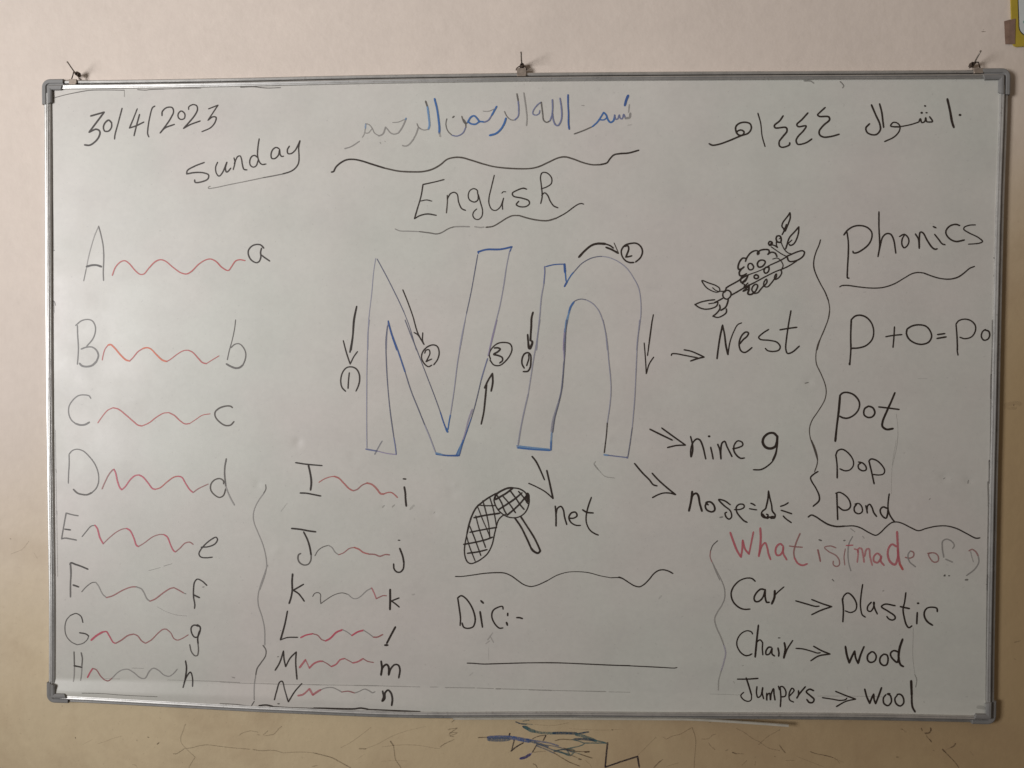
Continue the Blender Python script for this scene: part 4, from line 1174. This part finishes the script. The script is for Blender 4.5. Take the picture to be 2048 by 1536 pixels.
K 3.4 .85|-2320,-5333 -2279,-5210 -2204,-5133 -2138,-5141 -2106,-5225 -2128,-5386
# handwritten_letter|capital N at the bottom of the second column
K 2.6 .82|-4517,-5841 -4481,-5680 -4433,-5519 -4385,-5499 -4332,-5642 -4246,-5873 -4246,-5873 -4122,-5673 -4000,-5535
# wavy_line|wavy line between capital N and small n fading to grey
X 3.6 .55|-4060,-5755 -3967,-5732 -3850,-5629
X 4 .6|-3850,-5629 -3778,-5737 -3778,-5737 -3687,-5674 -3632,-5643
g 2 .9|-3632,-5643 -3539,-5606 -3407,-5598 -3311,-5631 -3224,-5674
c 2.2 .7|-3224,-5674 -3103,-5657 -2970,-5686
g 2 .9|-2970,-5686 -2895,-5659 -2784,-5612 -2689,-5646 -2631,-5676 -2585,-5658
# handwritten_letter|small n at the bottom of the second column
K 3.8 .86|-2435,-5644 -2413,-5747 -2439,-5827 -2393,-5782 -2387,-5675 -2332,-5624 -2275,-5673 -2243,-5779 -2253,-5898
# handwritten_word|black handwritten word Dic followed by a colon and dash
K 3 .95|-1004,-3828 -972,-4034 -949,-4220 -956,-4355
K 3 .95|-1004,-3828 -939,-3786 -861,-3826 -749,-3973 -683,-4141 -670,-4271 -710,-4375 -803,-4408 -887,-4387 -919,-4309
K 3.6 .95|-560,-3877 -517,-3919
K 3.4 .95|-577,-4086 -553,-4232 -530,-4381
K 2.8 .95|-140,-4028 -151,-3978 -229,-3992 -330,-4059 -354,-4172 -302,-4302 -208,-4393 -144,-4388
K 3.6 .95|-52,-4107 -52,-4151
K 3.6 .95|-74,-4283 -57,-4331
K 3.2 .95|120,-4186 170,-4185 226,-4202
# smudge|grey smears below the word Dic
G 2.4 .2|-430,-4622 -338,-4489
G 2.6 .2|-375,-4565 -319,-4667
G 2 .2|-467,-4698 -393,-4640
G 2 .12|-781,-5322 -707,-5255
G 1 .15|-410,-4996 -411,-4771
# straight_line|thin black straight line across the bottom middle
K 2.2 .85|-819,-5074 -689,-5077 -521,-5086 -224,-5073 332,-5046 887,-5034 1440,-5045 1991,-5058 2263,-5059
K 2 .85|2075,-5057 2533,-5069 2898,-5080 3099,-5085 3139,-5075
# smudge|faint grey specks right of the wavy line over Dic
G 3 .12|2794,-3776 2839,-3720
G 2 .1|3216,-4110 3244,-4100
# handwritten_word|black handwritten word Car
K 2.8 .98|4572,-3417 4514,-3368 4424,-3359 4280,-3413 4164,-3543 4130,-3673 4177,-3819 4286,-3919 4377,-3948 4481,-3943
K 3.2 .98|4741,-3570 4678,-3562 4589,-3646 4555,-3739 4582,-3797 4645,-3792 4716,-3717 4759,-3570 4759,-3570 4761,-3717 4790,-3808 4835,-3807
K 4.2 .98|4934,-3589 4929,-3714 4884,-3834
K 2.6 .98|4932,-3677 5003,-3602 5100,-3514
# arrow|black double arrow between the words Car and Plastic
K 2.8 .95|5323,-3771 5508,-3822 5688,-3868 5751,-3863
K 2.8 .95|5615,-3741 5813,-3816 5983,-3868 5983,-3868 5796,-3936 5619,-4025
# handwritten_word|black handwritten word Plastic
K 3 .98|6177,-3718 6198,-3910 6193,-4148
K 2.8 .98|6178,-3764 6203,-3663 6274,-3607 6364,-3669 6437,-3814 6421,-3924 6333,-3971 6234,-3942
K 2.8 .98|6542,-3443 6515,-3666 6509,-3849 6547,-4013 6602,-4052
K 3 .98|6704,-3772 6643,-3847 6639,-3920 6689,-3946 6741,-3881 6757,-3771 6748,-3771 6768,-3881 6818,-3989
K 3 .98|7140,-3828 6953,-3804 6892,-3851 7009,-3931 7134,-4020 7144,-4065 7100,-4097 7029,-4077 6992,-4032
K 3 .98|7330,-3582 7310,-3761 7285,-3889 7306,-4035 7353,-4189 7398,-4234 7450,-4200
K 3.4 .98|7235,-3844 7320,-3861 7400,-3878
K 3.2 .98|7543,-3948 7540,-4048 7538,-4158
K 3.8 .98|7549,-3775 7563,-3776
K 3.2 .98|7905,-3923 7895,-3863 7815,-3843 7719,-3863 7672,-3936 7677,-4027 7732,-4117 7822,-4179
# handwritten_word|black handwritten word Chair
K 2.6 .98|4536,-4411 4518,-4375 4436,-4352 4328,-4406 4258,-4518 4250,-4629 4315,-4757 4406,-4820 4478,-4813 4528,-4786
K 3.4 .98|4642,-4243 4618,-4492 4603,-4677 4590,-4843
K 2.8 .98|4610,-4566 4673,-4519 4719,-4564 4720,-4675 4731,-4800
K 3 .98|4882,-4653 4837,-4654 4787,-4729 4794,-4793 4848,-4783 4900,-4671 4900,-4671 4902,-4781 4947,-4817
K 2 .98|5011,-4475 5042,-4474
K 3 .98|5008,-4665 5027,-4760 5023,-4819
K 3.6 .98|5124,-4565 5143,-4666 5119,-4850
K 2.8 .98|5119,-4850 5179,-4683 5276,-4519
# arrow|black double arrow between the words Chair and wood
K 2.6 .95|5341,-4665 5467,-4673 5647,-4719 5737,-4745 5787,-4738
K 2.8 .95|5663,-4618 5808,-4697 5966,-4758 5966,-4758 5756,-4800 5617,-4891
# handwritten_word|black handwritten word wood
K 3.6 .98|6245,-4609 6274,-4770 6321,-4916 6321,-4916 6364,-4805 6416,-4693 6416,-4693 6436,-4821 6482,-4921 6482,-4921 6524,-4764 6584,-4607
K 3.2 .98|6719,-4701 6658,-4761 6654,-4853 6704,-4898 6784,-4869 6809,-4776 6755,-4701 6710,-4702
K 3.2 .98|6942,-4741 6890,-4793 6879,-4885 6937,-4948 6999,-4937 7027,-4845 7005,-4754 6942,-4737
K 3.4 .98|7217,-4694 7128,-4669 7071,-4716 7076,-4771 7130,-4843 7193,-4887 7219,-4804
K 4 .98|7284,-4452 7233,-4621 7219,-4804 7256,-4931 7307,-4963
# handwritten_word|black handwritten word Jumpers
K 2.8 .98|4267,-5270 4448,-5266 4646,-5248
K 3 .98|4429,-5244 4476,-5382 4532,-5565
K 2.4 .95|4532,-5565 4522,-5653 4467,-5681 4377,-5648 4333,-5578 4387,-5517
K 2.8 .98|4630,-5406 4623,-5526 4649,-5606 4704,-5569 4730,-5450 4739,-5413 4731,-5524 4754,-5627
K 3 .98|4812,-5525 4811,-5656 4821,-5558 4866,-5524 4880,-5645 4894,-5538 4937,-5436 4948,-5537 4964,-5643
K 2.8 .98|5060,-5423 5073,-5588 5061,-5765
K 2.8 .98|5027,-5387 5055,-5461 5063,-5396 5108,-5395 5163,-5476 5155,-5568 5082,-5587
K 2.6 .98|5236,-5566 5316,-5454 5279,-5418 5230,-5512 5235,-5637 5306,-5674
K 3 .98|5397,-5462 5398,-5545 5361,-5607 5425,-5507 5522,-5385
K 3 .98|5675,-5455 5603,-5429 5541,-5477 5623,-5557 5684,-5617 5656,-5671 5593,-5673 5550,-5621
# arrow|black double arrow between the words Jumpers and wool
K 2.6 .95|5838,-5582 6016,-5604 6159,-5624 6267,-5604 6285,-5580
K 2.8 .95|6079,-5458 6268,-5533 6446,-5594 6446,-5594 6266,-5639 6094,-5735
# handwritten_word|black handwritten word wool
K 3.4 .98|6611,-5405 6652,-5551 6703,-5664 6703,-5664 6741,-5566 6776,-5493 6776,-5493 6785,-5600 6810,-5667 6810,-5667 6866,-5527 6917,-5370
K 3 .98|6999,-5497 6955,-5561 6961,-5658 7032,-5697 7096,-5628 7080,-5513 7026,-5483 7070,-5477
K 3 .98|7206,-5501 7162,-5574 7186,-5661 7256,-5698 7320,-5641 7310,-5535 7259,-5485 7206,-5486
K 4.4 .98|7454,-5229 7469,-5494
K 3.4 .95|7469,-5494 7478,-5707 7523,-5797
# smudge|scattered grey specks near the plastic and wood words
G 2.4 .3|5984,-3361 6017,-3386
G 2 .3|6910,-3559 6931,-3549
G 2 .18|4354,-5015 4381,-5005
G 2 .18|4195,-5314 4213,-5347
G 1.2 .2|7477,-4232 7478,-4798 7519,-5090
G 2 .35|7519,-5108 7556,-5199 7541,-5346
G 8 .16|8672,-5687 8777,-5702
G 1 .4|7685,-5614 7702,-5619
K 1.6 .4|8776,-3404 8804,-3403
# smudge|small grey dots beneath the red question mark
G 3.2 .5|8017,-3257 8031,-3239
G 2.2 .5|8101,-3252 8114,-3252
# scuff|dark peeled strip along the bottom edge
K 3 .9|-4815,-5961 -4682,-5945 -4550,-5968
K 1.6 .8|-4550,-5968 -4246,-5982 -3755,-5986
K 3.2 .85|-3755,-5986 -3302,-5984 -2963,-5980 -2850,-5964 -2700,-5985
K 2.4 .9|-2700,-5985 -2174,-5996 -1710,-6004
G 1.4 .7|-5577,-5937 -5291,-5944 -4948,-5974 -4777,-5970
"""
WALL_INK = """
# wall_mark|small dark nick on the lower left of the wall
k 1.8 .7|-8546,-6753 -8540,-6774
k 1.6 .6|-7096,-6713 -7067,-6718
k 2.2 .7|-6907,-6849 -6870,-6819
k 1.2 .5|-7309,-6772 -7306,-6794
k 1.2 .3|-8802,-6126 -8803,-6155
# wall_scratch|faint curved scratch below the left corner of the board
t 1 .35|-8087,-6872 -7910,-6809 -7763,-6747 -7601,-6707
t 1 .25|-8397,-6894 -8189,-6780
k 2 .7|-9815,-2849 -9800,-2858
t 1 .4|-9803,-3154 -9570,-3052 -9438,-2893
t 1 .3|-9340,-3117 -9271,-3244
# wall_scratch|brown crossing scratches below the left part of the board
k 2 .55|-6337,-6439 -6350,-6464
k 1.5 .45|-6350,-6464 -6387,-6573 -6431,-6695 -6424,-6803 -6316,-6933 -6147,-7085
k 1.5 .45|-6147,-7085 -6220,-7196 -6281,-7304
k 1.8 .6|-6584,-7029 -6523,-7028 -6364,-6922
k 1.4 .5|-6364,-6922 -6218,-6902 -6048,-6854 -5903,-6836 -5661,-6858 -5371,-6884 -5062,-6900
k 1.5 .45|-5273,-6629 -5201,-6579 -5061,-6540
t 1 .35|-7402,-7264 -7341,-7274 -7305,-7332
t 1.2 .35|-7193,-7053 -7168,-7040
# wall_scratch|jagged scratch under the letter N corner of the board
k 1.4 .4|-5061,-6535 -4907,-6560
k 1.6 .5|-4917,-6608 -4869,-6617
k 1.5 .5|-4801,-6615 -4705,-6526
k 1.6 .5|-4772,-6630 -4676,-6612 -4589,-6590 -4503,-6492 -4435,-6433
# wall_scratch|long brown pen line on the wall below the board
k 1.6 .55|-5004,-6903 -4850,-6924 -4677,-6910 -4561,-6916 -4408,-6954
t 1.4 .5|-4408,-6954 -4196,-6935 -3947,-6929 -3813,-6939
k 2.4 .6|-3813,-6939 -3640,-6978 -3449,-7025 -3296,-7103 -3086,-7212
# wall_scratch|short thick pen stroke below the small n
k 3 .8|-2306,-6676 -2249,-6760
k 1.8 .6|-2249,-6760 -2234,-6874 -2211,-7026 -2134,-7139 -2106,-7192
t 1.2 .4|-2477,-6785 -2306,-6762 -2078,-6737 -1775,-6738 -1529,-6770 -1359,-6785 -1302,-6717 -1155,-6637
t 1.2 .4|-2686,-6409 -2857,-6547 -3067,-6705 -3277,-6825
k 1.2 .35|-1984,-6458 -2230,-6550 -2382,-6630 -2553,-6730 -2800,-6832
k 3 .4|-2915,-6831 -2791,-6835
k 1.4 .45|-3842,-7204 -3736,-7186
t 1 .3|-1984,-6458 -1624,-6364
t 1 .25|-2496,-7072 -2192,-7045 -1964,-7048
t 1 .25|-2972,-7047 -2800,-6927
k 2 .4|-1190,-6419 -1156,-6409
k 2 .4|-1180,-6523 -1156,-6513
# wall_scribble|brown pencil zigzag left of the blue scribble
k 1.5 .5|-1121,-6269 -1059,-6216
k 1.5 .45|-1183,-6407 -1090,-6398 -1017,-6382 -1141,-6468 -1172,-6490 -1079,-6467 -1017,-6476 -1141,-6531 -1162,-6542 -1079,-6550
k 1.4 .4|-1348,-6752 -1224,-6680 -1079,-6607
# wall_scribble|teal and dark blue marker scribble on the wall below the board
q 2.4 .85|108,-6235 201,-6268 304,-6276
T 2.4 .5|242,-6219 365,-6195
T 2.2 .4|263,-6267 427,-6277
q 5 .9|253,-6323 346,-6369
T 7 .85|284,-6328 387,-6388 469,-6413
T 5.5 .6|469,-6413 613,-6435 839,-6437
q 5.5 .85|829,-6435 1044,-6428 1269,-6429
q 3.6 .85|1259,-6443 1392,-6415 1494,-6396
T 6 .7|1259,-6450 1392,-6477 1536,-6526 1638,-6564
q 5 .75|1229,-6544 1393,-6535 1618,-6555
T 3 .8|1618,-6555 1720,-6573 1833,-6601
k 2 .6|860,-6578 983,-6550 1188,-6555
T 2.4 .7|1188,-6549 1332,-6583 1414,-6622 1332,-6670 1108,-6724 882,-6771
T 2.6 .7|1414,-6612 1618,-6606 1843,-6601
N 8 .8|-416,-6554 -189,-6538 17,-6543 203,-6570 367,-6597
u 8 .7|-416,-6586 -189,-6584 -24,-6572
u 5 .7|367,-6597 553,-6644 718,-6702
N 3 .6|306,-6567 511,-6593 758,-6629 923,-6676
k 2 .7|-613,-6557 -427,-6544
u 3 .6|470,-6626 676,-6704 882,-6781 1129,-6837
u 2.6 .6|512,-6687 718,-6765 842,-6824
u 2.2 .6|512,-6666 800,-6680 1046,-6736 1190,-6794
T 3 .6|841,-6762 1006,-6809 1129,-6837 1087,-6734 1231,-6762 1149,-6858 964,-6790
q 2.6 .6|841,-6793 1005,-6747 1169,-6774
k 2 .7|1025,-6715 1231,-6772 1507,-6775
k 3.4 .8|1436,-6784 1507,-6775
T 2 .6|1169,-6774 1354,-6831
k 2 .7|1354,-6831 1569,-6898
k 1.6 .5|1129,-6837 1355,-6925
k 1.8 .65|841,-6814 986,-6903 1130,-6983 1335,-7061
k 3 .6|1314,-6926 1355,-6929
k 1.4 .4|430,-6818 554,-6800 677,-6787
# wall_scribble|black zigzag pen line crossing the teal scribble
n 3 .85|-4,-6461 -18,-6503
n 2.6 .85|79,-6584 59,-6678 29,-6804
n 3 .85|18,-6804 121,-6718 254,-6635
n 1.8 .6|429,-6554 552,-6499 685,-6481
n 2.8 .85|685,-6485 635,-6580
n 2.6 .8|512,-6666 430,-6814
v 3.4 .8|410,-6835 307,-6921 194,-6950
V 6 .85|379,-6861 287,-6918 205,-6941
# wall_scribble|black angular pen line right of the teal scribble
n 3.4 .95|1863,-6594 1840,-6819 1820,-7068
n 3.4 .95|1820,-7068 2111,-6957 2432,-6844
n 3.6 .95|2432,-6844 2468,-7051
k 1.8 .6|442,-7039 494,-7062 525,-7114
# wall_scratch|faint brown arcs on the wall under the board edge
t 1.2 .4|468,-6276 674,-6288 879,-6278 1125,-6225
t 1 .35|1125,-6339 1739,-6355 2146,-6324
k 2 .5|1943,-6339 1959,-6349
t 1.2 .4|2436,-6824 2597,-6654 2778,-6463
t 1.2 .4|1437,-6943 1540,-7034 1561,-7086
t 1.2 .45|2743,-7043 2859,-6916
# wall_scratch|thin rust coloured scratches under the word Jumpers
t 1.4 .6|2980,-6493 3090,-6434 3236,-6393 3364,-6315 3456,-6260
t 1.6 .6|3456,-6260 3503,-6386 3528,-6498 3519,-6724 3508,-6893 3504,-7034
k 2 .6|2745,-7054 2818,-6968 2910,-6890
t 1 .4|2906,-6458 2970,-6494
t 1.6 .45|3642,-6477 3770,-6464 3843,-6397 3897,-6376
t 1.8 .45|3771,-6548 3808,-6604 3892,-6676
k 2.6 .85|4218,-6720 4286,-6741
t 1.4 .5|4286,-6741 4433,-6741
t 1.4 .5|4280,-6255 4427,-6326 4593,-6443 4722,-6505 4887,-6613 5107,-6663
t 1.4 .5|5101,-6262 4866,-6408 4704,-6562
k 2 .75|5096,-6557 5143,-6625 5207,-6702
k 1.8 .65|5670,-6667 5780,-6702 5871,-6718
k 2 .65|5871,-6718 5998,-6743 6089,-6768
t 1.4 .5|6089,-6768 6180,-6822 6217,-6877
t 1.2 .4|5417,-6758 5527,-6802 5710,-6872 5929,-6950
t 1.2 .45|5218,-6844 5382,-6843
k 2 .4|4093,-6690 4130,-6670
k 2 .4|4643,-6797 4653,-6806
k 2.2 .5|5008,-6774 5017,-6778
k 2.2 .35|3776,-6155 3803,-6154
t 1.4 .4|4399,-6963 4489,-6867
t 1.4 .4|4645,-6956 4654,-6881
t 1.2 .35|2985,-7020 3205,-6948
# wall_scratch|dark crooked scratches below the lower right corner of the board
k 2.2 .75|7713,-6169 7732,-6215
k 3 .85|7883,-6161 7888,-6211 7849,-6255 7778,-6260
k 1.4 .6|7795,-6263 7824,-6333 7869,-6378
k 2.6 .8|7869,-6378 7906,-6423
k 2.6 .8|8345,-6440 8319,-6487 8257,-6522
k 1.2 .4|8257,-6522 8177,-6565
k 3 .85|8109,-6557 8169,-6620
k 2 .7|8169,-6620 8269,-6720 8361,-6819 8416,-6901
k 2.8 .6|7265,-6728 7297,-6729
k 2.6 .35|7337,-6193 7364,-6196
t 2 .4|7364,-6196 7436,-6250
k 1.6 .4|7936,-6580 7963,-6592
t 1 .3|8606,-6572 8679,-6662
k 1.2 .4|5928,-6726 6074,-6759
t 1 .3|6074,-6759 6293,-6856
# wall_mark|small brown stains beside the right edge of the board
k 2.2 .6|9269,-93 9279,-99
t 8 .12|9116,-94 9308,-57 9396,-74
t 6 .12|9134,-148 9310,-156
t 1.6 .4|9381,-4511 9483,-4482
t 1.4 .35|9378,-4819 9414,-4831
# wall_mark|tiny dark nick in the wall above the right hook
k 1.6 .7|8567,6734 8605,6734
k 1 .4|8605,6734 8634,6736
k 1 .4|8595,6772 8604,6769
"""
ribbons(BOARD_INK, board, M_INK, depth, 1.10, .00022, random.Random(7))
ribbons(WALL_INK, wall, M_WINK, lambda x, z: 0.0, 1.0, .0003, random.Random(9))

# ---------------------------------------------------------------- hooks holding the board
def coil(c, ax, r, turns, wr, pitch):
    ax = Vector(ax).normalized(); u = ax.orthogonal().normalized(); s = ax.cross(u); n = turns * 12
    return tube([Vector(c) + ax * (i / 12 * pitch) + (u * math.cos(i * math.pi / 6) + s * math.sin(i * math.pi / 6)) * r for i in range(n + 1)], wr, 6)
def nail(label, root, tip, r, group='nails the whiteboard hangs from'):
    root = Vector(root); tip = Vector(tip); t = thing('nail', label, 'nail', tuple(root), group)
    d = (tip - root).normalized()
    mid = root.lerp(tip, .5) + Vector((random.uniform(-.001, .001), 0, random.uniform(-.001, .001)))
    v, f = tube([root - d * -.0005 + Vector((0, .004, 0)), root, mid, tip], r, 10)
    link('shank', v, f, M_STEEL, t, True)
    v, f = tube([tip - d * .0008, tip + d * .0006], r * 1.25, 12); link('head', v, f, M_STEEL, t)
    return t
def hanger(label, bx, bw, ztop, zbot, wires, coilc, coild):
    t = thing('wire_hanger', label, 'hanger', (bx, -.006, ZC + zbot), 'wire hangers along the top of the whiteboard')
    x0, x1 = bx - bw / 2, bx + bw / 2
    a = box(x0, x1, -.0138, -.0122, ZC + zbot, ZC + ztop, .0004)
    b = box(x0 + .0006, x1 - .0006, -.0120, -.0012, ZC + ztop - .0018, ZC + ztop - .0004)
    c = box(x0 + .0004, x1 - .0004, -.0152, -.0139, ZC + zbot - .0004, ZC + zbot + .0026, .0004)
    v, f = join([a, b, c]); link('bracket', v, f, M_BRACKET, t)
    v, f = join([tube([(x, y, ZC + z) for x, y, z in wpts], .0010, 7) for wpts in wires] + [coil(coilc, coild, .0032, 4, .0011, .0016)])
    link('wire_loop', v, f, M_WIRE, t, True)
# middle
nail('nail above the middle of the board, sticking straight out', (0.0165, 0, ZC + .6195), (0.0158, -.046, ZC + .6270), .0014)
hanger('wire hanger with a square bracket on the middle of the top rail', 0.0158, .0172, .6115, .5965,
       [[(.0055, -.010, .6085), (.0062, -.011, .6118), (.0100, -.010, .6150), (.0140, -.008, .6185)],
        [(.0258, -.010, .6085), (.0252, -.011, .6125), (.0215, -.009, .6165), (.0185, -.007, .6190)],
        [(.0050, -.012, .6092), (.0150, -.0128, .6104), (.0262, -.012, .6092)],
        [(.0120, -.010, .6110), (.0140, -.010, .6180), (.0175, -.010, .6185), (.0200, -.010, .6110)]],
       (.0165, -.006, ZC + .6172), (0.05, -1, .1))
# left
nail('bent nail above the left end of the board, leaning left', (-0.8360, 0, ZC + .6085), (-0.8340, -.038, ZC + .6225), .0012)
hanger('twisted wire hanger with a flat bracket near the left corner cap', -0.8395, .0148, .6000, .5895,
       [[(-.8445, -.010, .5990), (-.8400, -.012, .6080), (-.8365, -.015, .6130)],
        [(-.8365, -.015, .6125), (-.8310, -.014, .6120), (-.8272, -.012, .6085), (-.8278, -.010, .6040)],
        [(-.8360, -.014, .6115), (-.8320, -.012, .6085), (-.8285, -.010, .6050)],
        [(-.8300, -.010, .6030), (-.8250, -.010, .6000)]],
       (-.8300, -.008, ZC + .6100), (-.2, -1, .05))
# right
nail('nail above the right end of the board, with wire wound round it', (0.8415, 0, ZC + .6085), (0.8360, -.036, ZC + .6240), .0014)
hanger('wire hanger with a narrow bracket near the right corner cap', 0.8450, .0165, .6030, .5930,
       [[(.8500, -.010, .6030), (.8470, -.012, .6085), (.8435, -.015, .6130)],
        [(.8440, -.015, .6125), (.8380, -.014, .6130), (.8310, -.012, .6100), (.8290, -.010, .6065)],
        [(.8400, -.014, .6120), (.8350, -.012, .6070), (.8310, -.010, .6060)],
        [(.8345, -.010, .6135), (.8330, -.011, .6050), (.8300, -.010, .6040)]],
       (.8340, -.008, ZC + .6095), (.15, -1, .05))

# ---------------------------------------------------------------- poster and tape at the upper right
def rrect(x0, x1, z0, z1, r, n=8):
    P = []
    for cx, cz, a0 in ((x0 + r, z0 + r, math.pi), (x1 - r, z0 + r, 1.5 * math.pi), (x1 - r, z1 - r, 0), (x0 + r, z1 - r, .5 * math.pi)):
        for k in range(n + 1):
            a = a0 + k / n * math.pi / 2; P.append((cx + r * math.cos(a), cz + r * math.sin(a)))
    return P
def slab(P, y0, y1):
    n = len(P); V = [(x, y0, z) for x, z in P] + [(x, y1, z) for x, z in P]
    F = [tuple(range(n)), tuple(range(n, 2 * n))[::-1]] + [(i, n + i, n + (i + 1) % n, (i + 1) % n) for i in range(n)]
    return V, F
def tilt(P, x0, z0, a): return [(x0 + (x - x0) * math.cos(a) + (z - z0) * math.sin(a), z0 - (x - x0) * math.sin(a) + (z - z0) * math.cos(a)) for x, z in P]
pz = ZC + .6435; px_ = .9105; TA = -0.055
def pos(P): return tilt(P, px_, pz, TA)
poster = thing('poster', 'poster with a yellow rounded border at the top right corner, mostly out of view', 'poster', (px_ + .2, 0, pz))
v, f = slab(pos(rrect(px_, px_ + .42, pz, pz + .58, .010)), -.0034, -.0008); link('border', v, f, M_YELLOW, poster)
v, f = slab(pos(rrect(px_ + .0115, px_ + .4085, pz + .0165, pz + .565, .020)), -.0038, -.0035); link('outline', v, f, M_BLACK, poster)
v, f = slab(pos(rrect(px_ + .0131, px_ + .4069, pz + .0181, pz + .5634, .0185)), -.0042, -.0039); link('panel', v, f, M_PAPER, poster)
v, f = slab(pos(rrect(px_ + .0200, px_ + .060, pz + .040, pz + .047, .003)), -.0046, -.0043); link('printed_mark', v, f, M_GREEN, poster)
V = []; F = []
for i, (xa, za, xb, zb) in enumerate([(.8960, .6915, .9140, .6945), (.8968, .6820, .9140, .6830), (.8978, .6640, .9140, .6650), (.8990, .6500, .9140, .6485)]):
    yy = -.0026 - .0004 * (i % 2)
    V += [(xa, -.0008, ZC + za), ((xa * .6 + xb * .4), yy, ZC + (za + zb) / 2), (xb, -.0044, ZC + zb)]
for i in range(3):
    for k in range(2):
        a = i * 3 + k; F.append((a, a + 3, a + 4, a + 1))
n0 = len(V); V += [(x, y + .0004, z) for x, y, z in V]
F += [(a + n0, b + n0, c + n0, d + n0)[::-1] for a, b, c, d in F[:6]]
ring = [0, 3, 6, 9, 10, 11, 8, 5, 2, 1]
F += [(ring[i], ring[(i + 1) % 10], ring[(i + 1) % 10] + n0, ring[i] + n0) for i in range(10)]
link('tape_strip', V, F, M_TAPE, label='short strip of brown tape holding the left edge of the yellow poster', cat='tape')
for o in C.objects:
    if '_o' in o: del o['_o']
